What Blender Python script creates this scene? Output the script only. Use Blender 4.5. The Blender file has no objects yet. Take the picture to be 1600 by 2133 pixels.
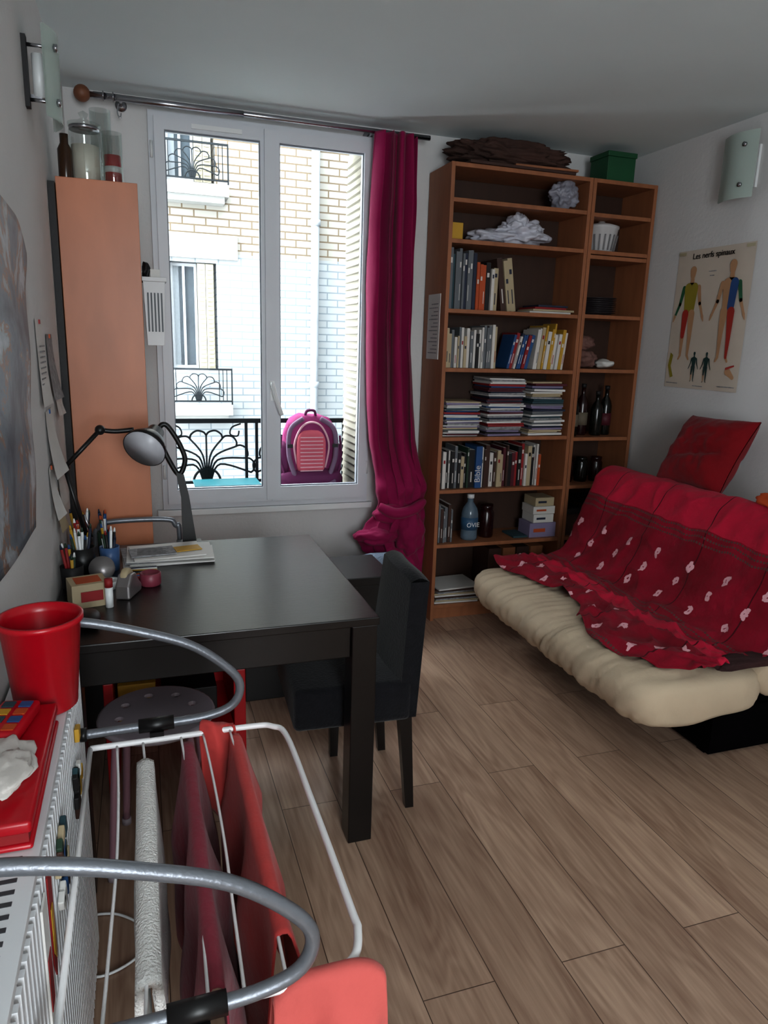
import bpy, bmesh, random
from math import *
from mathutils import Vector, Matrix, Euler, noise

# ------------------------------------------------------------ materials
def lin(c):
    return tuple(((v/255)/12.92 if v/255<=.04045 else ((v/255+.055)/1.055)**2.4) for v in c)
MATS={}
def M(name,c,rough=.6,metal=0,var=.12,scale=6,bump=0,bscale=30,stretch=None,trans=0,sheen=0,coat=0,spec=None):
    if name in MATS: return MATS[name]
    m=bpy.data.materials.new(name);m.use_nodes=True;nt=m.node_tree;b=nt.nodes['Principled BSDF']
    L=lin(c);N=nt.nodes.new;K=nt.links.new
    tc=N('ShaderNodeTexCoord');mp=N('ShaderNodeMapping');K(tc.outputs['Object'],mp.inputs[0])
    if stretch: mp.inputs['Scale'].default_value=stretch
    nz=N('ShaderNodeTexNoise');nz.inputs['Scale'].default_value=scale;nz.inputs['Detail'].default_value=5;K(mp.outputs[0],nz.inputs['Vector'])
    cr=N('ShaderNodeValToRGB');K(nz.outputs['Fac'],cr.inputs[0])
    cr.color_ramp.elements[0].position=.3;cr.color_ramp.elements[1].position=.7
    cr.color_ramp.elements[0].color=tuple(max(0,v*(1-var)) for v in L)+(1,)
    cr.color_ramp.elements[1].color=tuple(min(1,v*(1+var)) for v in L)+(1,)
    K(cr.outputs[0],b.inputs['Base Color'])
    b.inputs['Roughness'].default_value=rough;b.inputs['Metallic'].default_value=metal
    if spec is not None: b.inputs['Specular IOR Level'].default_value=spec
    if sheen: b.inputs['Sheen Weight'].default_value=sheen
    if coat: b.inputs['Coat Weight'].default_value=coat
    if trans: b.inputs['Transmission Weight'].default_value=trans
    if bump:
        n2=N('ShaderNodeTexNoise');n2.inputs['Scale'].default_value=bscale;n2.inputs['Detail'].default_value=6;K(mp.outputs[0],n2.inputs['Vector'])
        bp=N('ShaderNodeBump');bp.inputs['Strength'].default_value=bump;bp.inputs['Distance'].default_value=.01
        K(n2.outputs['Fac'],bp.inputs['Height']);K(bp.outputs[0],b.inputs['Normal'])
    MATS[name]=m;return m

def seethru(name,c,fac=.85,rough=.05):
    m=bpy.data.materials.new(name);m.use_nodes=True;nt=m.node_tree;nt.nodes.clear();N=nt.nodes.new;K=nt.links.new
    t=N('ShaderNodeBsdfTransparent');t.inputs[0].default_value=(*[min(1,v*.3+.7) for v in lin(c)],1)
    g=N('ShaderNodeBsdfGlossy');g.inputs['Roughness'].default_value=rough;g.inputs[0].default_value=(*lin(c),1)
    x=N('ShaderNodeMixShader');x.inputs[0].default_value=1-fac;o=N('ShaderNodeOutputMaterial')
    K(t.outputs[0],x.inputs[1]);K(g.outputs[0],x.inputs[2]);K(x.outputs[0],o.inputs[0]);MATS[name]=m;return m
def frosted(name,c,op=.55):
    m=bpy.data.materials.new(name);m.use_nodes=True;nt=m.node_tree;nt.nodes.clear();N=nt.nodes.new;K=nt.links.new
    t=N('ShaderNodeBsdfTransparent');p=N('ShaderNodeBsdfPrincipled');p.inputs['Base Color'].default_value=(*lin(c),1);p.inputs['Roughness'].default_value=.25
    x=N('ShaderNodeMixShader');x.inputs[0].default_value=op;o=N('ShaderNodeOutputMaterial')
    K(t.outputs[0],x.inputs[1]);K(p.outputs[0],x.inputs[2]);K(x.outputs[0],o.inputs[0]);MATS[name]=m;return m

def brickmat(name,c1,c2,mortar,bw,rh,ms,swap,bump=.3,rough=.8):
    m=bpy.data.materials.new(name);m.use_nodes=True;nt=m.node_tree;b=nt.nodes['Principled BSDF'];N=nt.nodes.new;K=nt.links.new
    tc=N('ShaderNodeTexCoord');s=N('ShaderNodeSeparateXYZ');K(tc.outputs['Object'],s.inputs[0])
    c=N('ShaderNodeCombineXYZ');K(s.outputs[swap[0]],c.inputs[0]);K(s.outputs[swap[1]],c.inputs[1])
    br=N('ShaderNodeTexBrick');K(c.outputs[0],br.inputs['Vector']);br.inputs['Scale'].default_value=1
    br.inputs['Brick Width'].default_value=bw;br.inputs['Row Height'].default_value=rh;br.inputs['Mortar Size'].default_value=ms
    br.inputs['Mortar Smooth'].default_value=.1
    br.inputs['Color1'].default_value=(*lin(c1),1);br.inputs['Color2'].default_value=(*lin(c2),1);br.inputs['Mortar'].default_value=(*lin(mortar),1)
    K(br.outputs['Color'],b.inputs['Base Color']);b.inputs['Roughness'].default_value=rough;b.inputs['Specular IOR Level'].default_value=.1
    bp=N('ShaderNodeBump');bp.inputs['Strength'].default_value=bump;bp.inputs['Distance'].default_value=.01;bp.invert=True
    K(br.outputs['Fac'],bp.inputs['Height']);K(bp.outputs[0],b.inputs['Normal']);MATS[name]=m;return m

def floormat():
    m=bpy.data.materials.new('oak_planks');m.use_nodes=True;nt=m.node_tree;b=nt.nodes['Principled BSDF'];N=nt.nodes.new;K=nt.links.new
    tc=N('ShaderNodeTexCoord');s=N('ShaderNodeSeparateXYZ');K(tc.outputs['Object'],s.inputs[0])
    c=N('ShaderNodeCombineXYZ');K(s.outputs[1],c.inputs[0]);K(s.outputs[0],c.inputs[1])
    br=N('ShaderNodeTexBrick');K(c.outputs[0],br.inputs['Vector']);br.inputs['Scale'].default_value=1
    br.inputs['Brick Width'].default_value=1.25;br.inputs['Row Height'].default_value=.188;br.inputs['Mortar Size'].default_value=.0014
    br.offset=.37;br.offset_frequency=2;br.inputs['Mortar Smooth'].default_value=.2;br.inputs['Bias'].default_value=0
    br.inputs['Color1'].default_value=(0,0,0,1);br.inputs['Color2'].default_value=(1,1,1,1);br.inputs['Mortar'].default_value=(.5,.5,.5,1)
    mu=N('ShaderNodeVectorMath');mu.operation='MULTIPLY';mu.inputs[1].default_value=(1.3,8,1);K(c.outputs[0],mu.inputs[0])
    sc=N('ShaderNodeVectorMath');sc.operation='SCALE';sc.inputs['Scale'].default_value=17;K(br.outputs['Color'],sc.inputs[0])
    ad=N('ShaderNodeVectorMath');K(mu.outputs[0],ad.inputs[0]);K(sc.outputs[0],ad.inputs[1])
    nz=N('ShaderNodeTexNoise');nz.inputs['Scale'].default_value=.9;nz.inputs['Detail'].default_value=2;nz.inputs['Roughness'].default_value=.5;nz.inputs['Distortion'].default_value=.5
    K(ad.outputs[0],nz.inputs['Vector'])
    wv=N('ShaderNodeMath');wv.operation='MULTIPLY';wv.inputs[1].default_value=60;K(nz.outputs['Fac'],wv.inputs[0])
    sn=N('ShaderNodeMath');sn.operation='SINE';K(wv.outputs[0],sn.inputs[0])
    mu2=N('ShaderNodeVectorMath');mu2.operation='MULTIPLY';mu2.inputs[1].default_value=(5,90,1);K(c.outputs[0],mu2.inputs[0])
    n5=N('ShaderNodeTexNoise');n5.inputs['Scale'].default_value=1;n5.inputs['Detail'].default_value=6;K(mu2.outputs[0],n5.inputs['Vector'])
    m0=N('ShaderNodeMath');m0.operation='MULTIPLY_ADD';m0.inputs[1].default_value=.55;m0.inputs[2].default_value=.225;K(n5.outputs['Fac'],m0.inputs[0])
    m1=N('ShaderNodeMath');m1.operation='MULTIPLY_ADD';m1.inputs[1].default_value=.06;K(sn.outputs[0],m1.inputs[0]);K(m0.outputs[0],m1.inputs[2])
    m2=N('ShaderNodeMath');m2.operation='MULTIPLY_ADD';m2.inputs[1].default_value=.6;K(nz.outputs['Fac'],m2.inputs[0]);K(m1.outputs[0],m2.inputs[2])
    mm=N('ShaderNodeMath');mm.operation='SUBTRACT';mm.inputs[1].default_value=.30;K(m2.outputs[0],mm.inputs[0])
    cr=N('ShaderNodeValToRGB');K(mm.outputs[0],cr.inputs[0]);e=cr.color_ramp.elements
    e[0].position=.25;e[0].color=(*lin((144,113,94)),1);e[1].position=.75;e[1].color=(*lin((202,173,150)),1)
    hs=N('ShaderNodeMix');hs.data_type='RGBA';hs.blend_type='MULTIPLY'
    K(cr.outputs[0],hs.inputs['A']);cr2=N('ShaderNodeValToRGB');K(br.outputs['Color'],cr2.inputs[0])
    cr2.color_ramp.elements[0].color=(.82,.80,.79,1);cr2.color_ramp.elements[1].color=(1,1,1,1);K(cr2.outputs[0],hs.inputs['B']);hs.inputs['Factor'].default_value=1
    dk=N('ShaderNodeMix');dk.data_type='RGBA';K(br.outputs['Fac'],dk.inputs['Factor']);K(hs.outputs['Result'],dk.inputs['A']);dk.inputs['B'].default_value=(*lin((78,58,47)),1)
    K(dk.outputs['Result'],b.inputs['Base Color']);b.inputs['Roughness'].default_value=.28
    bp=N('ShaderNodeBump');bp.inputs['Strength'].default_value=.10;bp.inputs['Distance'].default_value=.003;K(mm.outputs[0],bp.inputs['Height']);K(bp.outputs[0],b.inputs['Normal'])
    return m

def throwmat():
    m=bpy.data.materials.new('throw_cloth');m.use_nodes=True;nt=m.node_tree;b=nt.nodes['Principled BSDF'];N=nt.nodes.new;K=nt.links.new
    uv=N('ShaderNodeUVMap');uv.uv_map='UVMap'
    nz=N('ShaderNodeTexNoise');nz.inputs['Scale'].default_value=40;nz.inputs['Detail'].default_value=3;K(uv.outputs[0],nz.inputs['Vector'])
    s2=N('ShaderNodeVectorMath');s2.operation='SCALE';s2.inputs['Scale'].default_value=.035;K(nz.outputs['Color'],s2.inputs[0])
    ad=N('ShaderNodeVectorMath');K(uv.outputs[0],ad.inputs[0]);K(s2.outputs[0],ad.inputs[1])
    s=N('ShaderNodeSeparateXYZ');K(ad.outputs[0],s.inputs[0])
    s0=N('ShaderNodeSeparateXYZ');K(uv.outputs[0],s0.inputs[0])
    def mt(op,a,bv=None,c=None):
        n=N('ShaderNodeMath');n.operation=op
        for i,v in enumerate((a,bv,c)):
            if v is None: continue
            if isinstance(v,(int,float)): n.inputs[i].default_value=v
            else: K(v,n.inputs[i])
        return n.outputs[0]
    u,v=s.outputs[0],s.outputs[1];u0,v0=s0.outputs[0],s0.outputs[1]
    fu=mt('SUBTRACT',mt('FRACT',mt('DIVIDE',mt('ADD',u,mt('MULTIPLY',mt('FLOOR',mt('DIVIDE',v,.085)),.045)),.20)),.5);fv=mt('SUBTRACT',mt('FRACT',mt('DIVIDE',v,.085)),.5)
    d=mt('ADD',mt('POWER',mt('MULTIPLY',mt('ABSOLUTE',fu),.20),2.0),mt('POWER',mt('MULTIPLY',mt('ABSOLUTE',fv),.055),2.0))
    spot=mt('MULTIPLY',mt('LESS_THAN',d,.00022),mt('GREATER_THAN',d,.000006))
    fld=mt('MAXIMUM',mt('MULTIPLY',mt('GREATER_THAN',v,.10),mt('LESS_THAN',v,.30)),mt('MULTIPLY',mt('GREATER_THAN',v,.50),mt('LESS_THAN',v,.75)))
    spot=mt('MULTIPLY',spot,fld)
    stripes=None
    for p0 in (.045,.065,.40,.43,.46,.80,.825,.85):
        k=mt('LESS_THAN',mt('ABSOLUTE',mt('SUBTRACT',v0,p0)),.0045);stripes=k if stripes is None else mt('MAXIMUM',stripes,k)
    tk=mt('GREATER_THAN',mt('FRACT',mt('MULTIPLY',u0,70)),.35);stripes=mt('MULTIPLY',stripes,tk)
    seam=mt('LESS_THAN',mt('ABSOLUTE',mt('SUBTRACT',mt('FRACT',mt('DIVIDE',u0,.34)),.5)),.008)
    band=mt('MAXIMUM',mt('GREATER_THAN',v0,.86),mt('MULTIPLY',mt('GREATER_THAN',v0,.30),mt('LESS_THAN',v0,.39)))
    n3=N('ShaderNodeTexNoise');n3.inputs['Scale'].default_value=5;K(uv.outputs[0],n3.inputs['Vector'])
    cr=N('ShaderNodeValToRGB');K(n3.outputs['Fac'],cr.inputs[0]);cr.color_ramp.elements[0].color=(*lin((116,6,26)),1);cr.color_ramp.elements[1].color=(*lin((152,14,44)),1)
    cr.color_ramp.elements[0].position=.3;cr.color_ramp.elements[1].position=.7
    def mix(f,a,col):
        n=N('ShaderNodeMix');n.data_type='RGBA';K(f,n.inputs['Factor']);K(a,n.inputs['A']);n.inputs['B'].default_value=(*lin(col),1);return n.outputs['Result']
    o=mix(band,cr.outputs[0],(184,26,58));o=mix(seam,o,(70,5,16));o=mix(stripes,o,(96,62,60));o=mix(spot,o,(224,170,178))
    K(o,b.inputs['Base Color']);b.inputs['Roughness'].default_value=.85;b.inputs['Sheen Weight'].default_value=.05;b.inputs['Specular IOR Level'].default_value=.2
    n4=N('ShaderNodeTexNoise');n4.inputs['Scale'].default_value=14;n4.inputs['Detail'].default_value=5;K(uv.outputs[0],n4.inputs['Vector'])
    bp=N('ShaderNodeBump');bp.inputs['Strength'].default_value=.6;bp.inputs['Distance'].default_value=.02;K(n4.outputs['Fac'],bp.inputs['Height']);K(bp.outputs[0],b.inputs['Normal'])
    return m

# ------------------------------------------------------------ mesh builder
def spl(pts,n=6,closed=False):
    P=[Vector(p) for p in pts];out=[];k=len(P)
    rng=range(k if closed else k-1)
    for i in rng:
        if closed: a,b,c,d=P[(i-1)%k],P[i],P[(i+1)%k],P[(i+2)%k]
        else: a,b,c,d=P[max(i-1,0)],P[i],P[i+1],P[min(i+2,k-1)]
        for j in range(n):
            t=j/n;out.append(.5*((2*b)+(-a+c)*t+(2*a-5*b+4*c-d)*t*t+(-a+3*b-3*c+d)*t**3))
    if not closed: out.append(P[-1])
    return out
class O:
    def __init__(s,name): s.name=name;s.v=[];s.f=[];s.m=[];s.s=[];s.mats=[];s.uvs={}
    def mi(s,m):
        if m not in s.mats: s.mats.append(m)
        return s.mats.index(m)
    def add(s,v,f,mat,smooth=False,T=None):
        b=len(s.v);k=s.mi(mat)
        for p in v: s.v.append(tuple(T@Vector(p)) if T else tuple(p))
        for q in f: s.f.append([i+b for i in q]);s.m.append(k);s.s.append(smooth)
        return b
    def box(s,x0,x1,y0,y1,z0,z1,mat,T=None):
        v=[(x,y,z) for x in (x0,x1) for y in (y0,y1) for z in (z0,z1)]
        s.add(v,[(0,1,3,2),(4,6,7,5),(0,4,5,1),(2,3,7,6),(0,2,6,4),(1,5,7,3)],mat,False,T);return s
    def ob(s,c,size,mat,rot=(0,0,0)):
        T=Matrix.Translation(c)@Euler(rot).to_matrix().to_4x4();a,b,d=[q/2 for q in size]
        return s.box(-a,a,-b,b,-d,d,mat,T)
    def tube(s,pts,r,mat,n=8,closed=False,caps=True):
        P=[Vector(p) for p in pts];k=len(P);R=r if isinstance(r,(list,tuple)) else [r]*k
        ts=[]
        for i in range(k):
            a=P[(i-1)%k] if (closed or i>0) else P[0];c=P[(i+1)%k] if (closed or i<k-1) else P[-1]
            t=(c-a);ts.append(t.normalized() if t.length>1e-9 else Vector((0,0,1)))
        up=Vector((0,0,1)) if abs(ts[0].z)<.9 else Vector((1,0,0));nrm=ts[0].cross(up).normalized();v=[]
        for i in range(k):
            nrm=(nrm-ts[i]*nrm.dot(ts[i]));nrm=nrm.normalized() if nrm.length>1e-6 else ts[i].orthogonal().normalized()
            bn=ts[i].cross(nrm)
            for j in range(n):
                a=2*pi*j/n;v.append(P[i]+(nrm*cos(a)+bn*sin(a))*R[i])
        f=[]
        for i in range(k if closed else k-1):
            for j in range(n):
                a=i*n+j;b=i*n+(j+1)%n;c=((i+1)%k)*n+(j+1)%n;d=((i+1)%k)*n+j;f.append((a,b,c,d))
        if caps and not closed: f.append(tuple(range(n))[::-1]);f.append(tuple(range((k-1)*n,k*n)))
        s.add(v,f,mat,True);return s
    def cyl(s,p0,p1,r,mat,r1=None,n=16): return s.tube([p0,p1],[r,r if r1 is None else r1],mat,n)
    def lathe(s,c,prof,mat,n=28,T=None):
        v=[];f=[];k=len(prof)
        for r,z in prof:
            for j in range(n): a=2*pi*j/n;v.append((r*cos(a),r*sin(a),z))
        for i in range(k-1):
            for j in range(n): f.append((i*n+j,i*n+(j+1)%n,(i+1)*n+(j+1)%n,(i+1)*n+j))
        if prof[0][0]>1e-4: f.append(tuple(range(n))[::-1])
        if prof[-1][0]>1e-4: f.append(tuple(range((k-1)*n,k*n)))
        s.add(v,f,mat,True,Matrix.Translation(c)@(T or Matrix()));return s
    def grid(s,fn,nu,nv,mat,smooth=True,uv=None):
        v=[fn(i/nu,j/nv) for j in range(nv+1) for i in range(nu+1)];b=len(s.v)
        f=[(j*(nu+1)+i,j*(nu+1)+i+1,(j+1)*(nu+1)+i+1,(j+1)*(nu+1)+i) for j in range(nv) for i in range(nu)]
        s.add(v,f,mat,smooth)
        if uv:
            for j in range(nv+1):
                for i in range(nu+1): s.uvs[b+j*(nu+1)+i]=uv(i/nu,j/nv)
        return s
    def blob(s,c,size,mat,amp=.15,fr=2,seed=0,lev=4,sq=1.0,T=None,smooth=True,flat=None):
        bm=bmesh.new();bmesh.ops.create_icosphere(bm,subdivisions=lev,radius=1);v=[]
        for q in bm.verts:
            p=q.co.copy()
            p=Vector([copysign(abs(a)**sq,a) for a in p])
            d=noise.fractal(p*fr+Vector((seed*7.1,seed*3.3,seed)),.9,2.1,3);p*=1+amp*d*2
            w=Vector((p.x*size[0],p.y*size[1],p.z*size[2]))
            if flat is not None and w.z<flat: w.z=flat+(w.z-flat)*.1
            v.append(w)
        f=[[a.index for a in q.verts] for q in bm.faces];bm.free()
        s.add(v,f,mat,smooth,Matrix.Translation(c)@(T or Matrix()));return s
    def prism(s,pts,off,mat):
        n=len(pts);o=Vector(off);v=[Vector(p) for p in pts];v+= [p+o for p in v[:n]]
        f=[tuple(range(n)),tuple(range(n,2*n))[::-1]]+[(i,n+i,n+(i+1)%n,(i+1)%n) for i in range(n)]
        s.add(v,f,mat);return s
    def text(s,body,T,size,mat,align='CENTER'):
        cu=bpy.data.curves.new('tx','FONT');cu.body=body;cu.size=size;cu.align_x=align;cu.extrude=.0002
        o=bpy.data.objects.new('tx',cu);bpy.context.collection.objects.link(o);bpy.context.view_layer.update()
        me=bpy.data.meshes.new_from_object(o);s.add([q.co for q in me.vertices],[list(q.vertices) for q in me.polygons],mat,False,T)
        bpy.data.objects.remove(o);bpy.data.curves.remove(cu);bpy.data.meshes.remove(me);return s
    def done(s,bevel=0,solid=0,sub=0,origin=None,fixn=True):
        xs=[p[0] for p in s.v];ys=[p[1] for p in s.v];zs=[p[2] for p in s.v]
        c=Vector(origin) if origin is not None else Vector(((min(xs)+max(xs))/2,(min(ys)+max(ys))/2,min(zs)))
        me=bpy.data.meshes.new(s.name);me.from_pydata([tuple(Vector(p)-c) for p in s.v],[],s.f)
        for m in s.mats: me.materials.append(m)
        me.polygons.foreach_set('material_index',s.m);me.polygons.foreach_set('use_smooth',s.s)
        if s.uvs:
            ul=me.uv_layers.new(name='UVMap')
            for lp in me.loops: ul.data[lp.index].uv=s.uvs.get(lp.vertex_index,(0,0))
        if fixn:
            bm=bmesh.new();bm.from_mesh(me);bmesh.ops.recalc_face_normals(bm,faces=bm.faces);bm.to_mesh(me);bm.free()
        me.update();o=bpy.data.objects.new(s.name,me);bpy.context.collection.objects.link(o);o.location=c
        if solid: q=o.modifiers.new('s','SOLIDIFY');q.thickness=solid;q.offset=0
        if bevel: q=o.modifiers.new('b','BEVEL');q.width=bevel;q.segments=2;q.limit_method='ANGLE';q.angle_limit=radians(50)
        if sub: q=o.modifiers.new('u','SUBSURF');q.levels=sub;q.render_levels=sub
        return o
RX=lambda a:Matrix.Rotation(a,4,'X');RY=lambda a:Matrix.Rotation(a,4,'Y');RZ=lambda a:Matrix.Rotation(a,4,'Z');TR=lambda *p:Matrix.Translation(p)
rnd=random.Random(7)

# ------------------------------------------------------------ palette
wallm=M('wall_paint',(212,211,210),.85,var=.03,scale=2,bump=.15,bscale=60)
ceilm=M('ceiling_paint',(218,228,229),.9,var=.02,scale=2)
white=M('white_gloss',(228,230,230),.35,var=.02)
pvc=M('white_pvc',(210,213,218),.4,var=.02)
steel=M('steel',(170,170,175),.25,1,var=.05)
black=M('black_paint',(12,11,12),.4,var=.2)
blackwood=M('black_brown_wood',(15,11,10),.30,var=.35,scale=5,stretch=(1,14,1),bump=.05,bscale=20)
birch=M('birch_veneer',(150,95,62),.5,var=.14,scale=4,stretch=(6,6,.8))
birchD=M('birch_veneer_back',(60,36,24),.6,var=.14,scale=4,stretch=(6,6,.8))  # same birch darkened, shelf shade put into the back panel colour
hard=M('orange_veneer',(184,115,80),.42,var=.18,scale=2.0,stretch=(2.5,2.5,.8))
iron=M('wrought_iron',(26,31,34),.6,var=.2,spec=.2)
red=M('red_plastic',(176,6,28),.3,var=.05)
paper=M('paper',(212,210,206),.8,var=.05)
paperg=M('paper_print',(140,140,142),.8,var=.35,scale=60)
silver=M('grey_tube',(120,123,129),.35,.5,var=.08,bump=.1,bscale=150)
whitewire=M('white_wire',(230,228,228),.35,var=.02)

# ------------------------------------------------------------ room shell
XL,XR,YW,YB,H=-.27,2.69,3.74,-2.0,2.555
def simple(name,boxes,mat,**k):
    o=O(name)
    for b in boxes: o.box(*b,mat)
    return o.done(**k)
simple('floor',[(XL-.2,XR+.2,YB-.2,YW+.05,-.1,0)],floormat(),origin=(0,0,0))
simple('ceiling',[(XL-.2,XR+.2,YB-.2,YW+.05,H,H+.1)],ceilm)
simple('wall_left',[(XL-.15,XL,YB-.2,YW,0,H)],wallm)
simple('wall_right',[(XR,XR+.15,YB-.2,YW,0,H)],wallm)
WX0,WX1,WZ0,WZ1=.08,1.165,.64,2.50
simple('wall_window',[(XL-3,WX0,YW,YW+.3,-3,5.5),(WX1,XR+3,YW,YW+.3,-3,5.5),(WX0,WX1,YW,YW+.3,-3,WZ0),(WX0,WX1,YW,YW+.3,WZ1,5.5)],wallm)
# wall behind the viewpoint with an unseen opening added to let in fill light
FILL0,FILL1=-.18,.85
simple('wall_back',[(XL,FILL0,YB-.15,YB,0,H),(FILL1,XR,YB-.15,YB,0,H),(FILL0,FILL1,YB-.15,YB,0,.9),(FILL0,FILL1,YB-.15,YB,2.4,H)],wallm)
simple('baseboard_right',[(XR-.012,XR,YB,3.43,0,.07)],white)
simple('baseboard_left',[(XL,XL+.012,YB,YW-.01,0,.07)],white)

# ------------------------------------------------------------ window
w=O('window_1');y0,y1=YW-.03,YW+.04
w.box(WX0,WX1,y0,y1,WZ0,WZ0+.045,pvc);w.box(WX0,WX1,y0,y1,WZ1-.04,WZ1,pvc);w.box(WX0,WX0+.035,y0,y1,WZ0+.045,WZ1-.04,pvc);w.box(WX1-.03,WX1,y0,y1,WZ0+.045,WZ1-.04,pvc)
ys0,ys1=YW-.05,YW+.012
gk=M('glazing_gasket',(110,115,122),.6)
def sash(a,b):
    z0,z1=WZ0+.03,WZ1-.025
    w.box(a,b,ys0,ys1,z0,z0+.075,pvc);w.box(a,b,ys0,ys1,z1-.055,z1,pvc);w.box(a,a+.045,ys0,ys1,z0+.075,z1-.055,pvc);w.box(b-.045,b,ys0,ys1,z0+.075,z1-.055,pvc)
    for q in ((a+.045,b-.045,z0+.075,z0+.081),(a+.045,b-.045,z1-.061,z1-.055),(a+.045,a+.05,z0+.081,z1-.061),(b-.05,b-.045,z0+.081,z1-.061)): w.box(q[0],q[1],ys0+.012,ys0+.02,q[2],q[3],gk)
sash(.105,.631);sash(.633,1.15)
w.box(.604,.662,ys0-.014,ys0-.001,WZ0+.04,WZ1-.03,pvc)
glass=seethru('window_glass',(240,246,250),.997,.02)
w.box(.15,.586,YW-.02,YW-.016,.745,2.42,glass);w.box(.678,1.105,YW-.02,YW-.016,.745,2.42,glass)
w.box(.622,.644,ys0-.024,ys0-.0145,1.20,1.30,white);w.tube(spl([(.633,ys0-.024,1.27),(.630,ys0-.055,1.285),(.645,ys0-.06,1.22),(.675,ys0-.055,1.13)]),.011,white)
w.box(.27,.50,ys0-.008,ys0-.001,WZ1-.065,WZ1-.045,white)
for z in (.8,1.6,2.3): w.cyl((.092,y0-.006,z),(.092,y0-.006,z+.07),.007,white)
for z in (.8,2.3): w.cyl((1.158,y0-.006,z),(1.158,y0-.006,z+.07),.006,white)
w.done()
simple('trim_1',[(WX0-.03,WX1+.03,YW-.04,YW-.0,WZ0-.035,WZ0-.002)],white,bevel=.004)
simple('window_ledge',[(WX0-.1,WX1+.1,YW+.3,YW+.55,.52,.64),(WX0,WX1,YW+.045,YW+.3,.641,.665)],M('stone',(130,126,120),.85,var=.1,bump=.2))
sl=M('shutter_cream',(160,155,142),.7,var=.04,spec=.1)
sh=O('folded_window_shutter')
sh.box(1.135,1.155,3.80,4.11,.67,2.49,sl)
for k in range(44): sh.ob((1.131,3.955,.72+k*.04),(.012,.27,.026),sl,(0,.3,0))
sh.done()
sh=O('folded_window_shutter');sh.box(.085,.10,3.80,4.02,.67,2.49,sl)
for k in range(44): sh.ob((.104,3.91,.72+k*.04),(.012,.20,.026),sl,(0,-.3,0))
sh.done()

def fan(o,cx,z0,y,r,mat,t=.006,n=9):
    for i in range(n):
        a=radians(-84+168*i/(n-1));ex=cx+r*sin(a)*1.02;ez=z0+r*cos(a)*.98+.02
        mx=cx+r*.42*sin(a*.55);mz=z0+r*.62*cos(a*.6)
        o.tube(spl([(cx+.02*sin(a),y,z0),(mx,y,mz),(ex,y,ez)],6),t,mat,6)
    k=n-1
    for i in range(k):
        a0=radians(-84+168*i/k);a1=radians(-84+168*(i+1)/k);am=(a0+a1)/2
        f=lambda a,q:(cx+q*r*sin(a),y,z0+q*r*cos(a)*.98+.02)
        o.tube(spl([f(a0,1),f(a0*.7+am*.3,1.08),f(am,1.13),f(a1*.7+am*.3,1.08),f(a1,1)],4),t,mat,6)
    o.tube([(cx+r*.3*sin(radians(-90+q*15)),y,z0+r*.3*cos(radians(-90+q*15))) for q in range(13)],t*1.3,mat,6)
rl=O('window_railing');yr=4.13
rl.box(.09,1.15,yr-.012,yr+.012,1.035,1.06,iron);rl.box(.09,1.15,yr-.008,yr+.008,.69,.705,iron)
for x in (.10,.56,.62,1.14): rl.box(x-.008,x+.008,yr-.008,yr+.008,.667,1.045,iron)
fan(rl,.335,.70,yr,.25,iron);fan(rl,.87,.70,yr,.25,iron)
for x,s_ in ((.14,1),(.53,-1)): rl.tube(spl([(x,yr,1.03),(x+s_*.05,yr,1.01),(x+s_*.06,yr,.97),(x+s_*.02,yr,.96),(x+s_*.01,yr,.99)]),.005,iron,6)
rl.done()
tl=O('window_box_planter');tm=M('teal_plastic',(20,104,112),.5)
tl.box(.26,.60,3.90,4.08,.667,.712,tm);tl.box(.25,.61,3.89,4.09,.712,.722,tm);tl.done(bevel=.006)

# backpack
bp=O('backpack');mg=M('backpack_magenta',(140,50,100),.7,var=.15,bump=.3,bscale=60,spec=.2);mg2=M('backpack_dark',(98,40,78),.7,var=.1,spec=.2);pk=M('backpack_coral',(204,98,112),.7,var=.06,spec=.2);pk2=M('backpack_pale_stripe',(218,172,178),.7,var=.06);gr=M('backpack_strap',(112,86,108),.7)
bp.blob((.90,4.0,.885),(.155,.075,.215),mg,.03,2,3,4,.62)
bp.blob((.90,3.965,.735),(.185,.09,.062),mg2,.06,3,4,3,.7)
bp.blob((.745,3.99,.84),(.035,.06,.11),mg2,.05,3,5,3,.7);bp.blob((1.05,3.99,.84),(.035,.06,.11),mg2,.05,3,6,3,.7)
bp.blob((.895,3.925,.885),(.085,.022,.13),pk,.02,2,8,3,.55)
for k in range(10): bp.box(.83,.96,3.8985,3.9025,.785+k*.021,.790+k*.021,pk2)
for sx in (-1,1):
    bp.tube(spl([(.90+sx*.05,3.93,1.08),(.90+sx*.125,3.915,1.02),(.90+sx*.135,3.905,.88),(.90+sx*.10,3.90,.76)]),.014,gr,8)
    bp.ob((.90+sx*.13,3.90,.93),(.03,.012,.02),black);bp.tube(spl([(.90+sx*.17,3.95,.98),(.90+sx*.175,3.94,.85),(.90+sx*.14,3.91,.72)]),.007,mg2,6)
bp.tube(spl([(.82,3.93,.80),(.80,3.925,.93),(.84,3.925,1.03),(.90,3.925,1.06),(.96,3.925,1.03),(1.0,3.925,.93),(.98,3.93,.80)]),.006,pk2,6)
bp.tube(spl([(.87,3.97,1.09),(.88,3.96,1.12),(.92,3.96,1.12),(.93,3.97,1.09)]),.008,mg2,6)
bp.tube(spl([(.77,3.90,.72),(.84,3.88,.70),(.96,3.88,.70),(1.03,3.90,.73)]),.014,gr,8)
bp.done()

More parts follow.
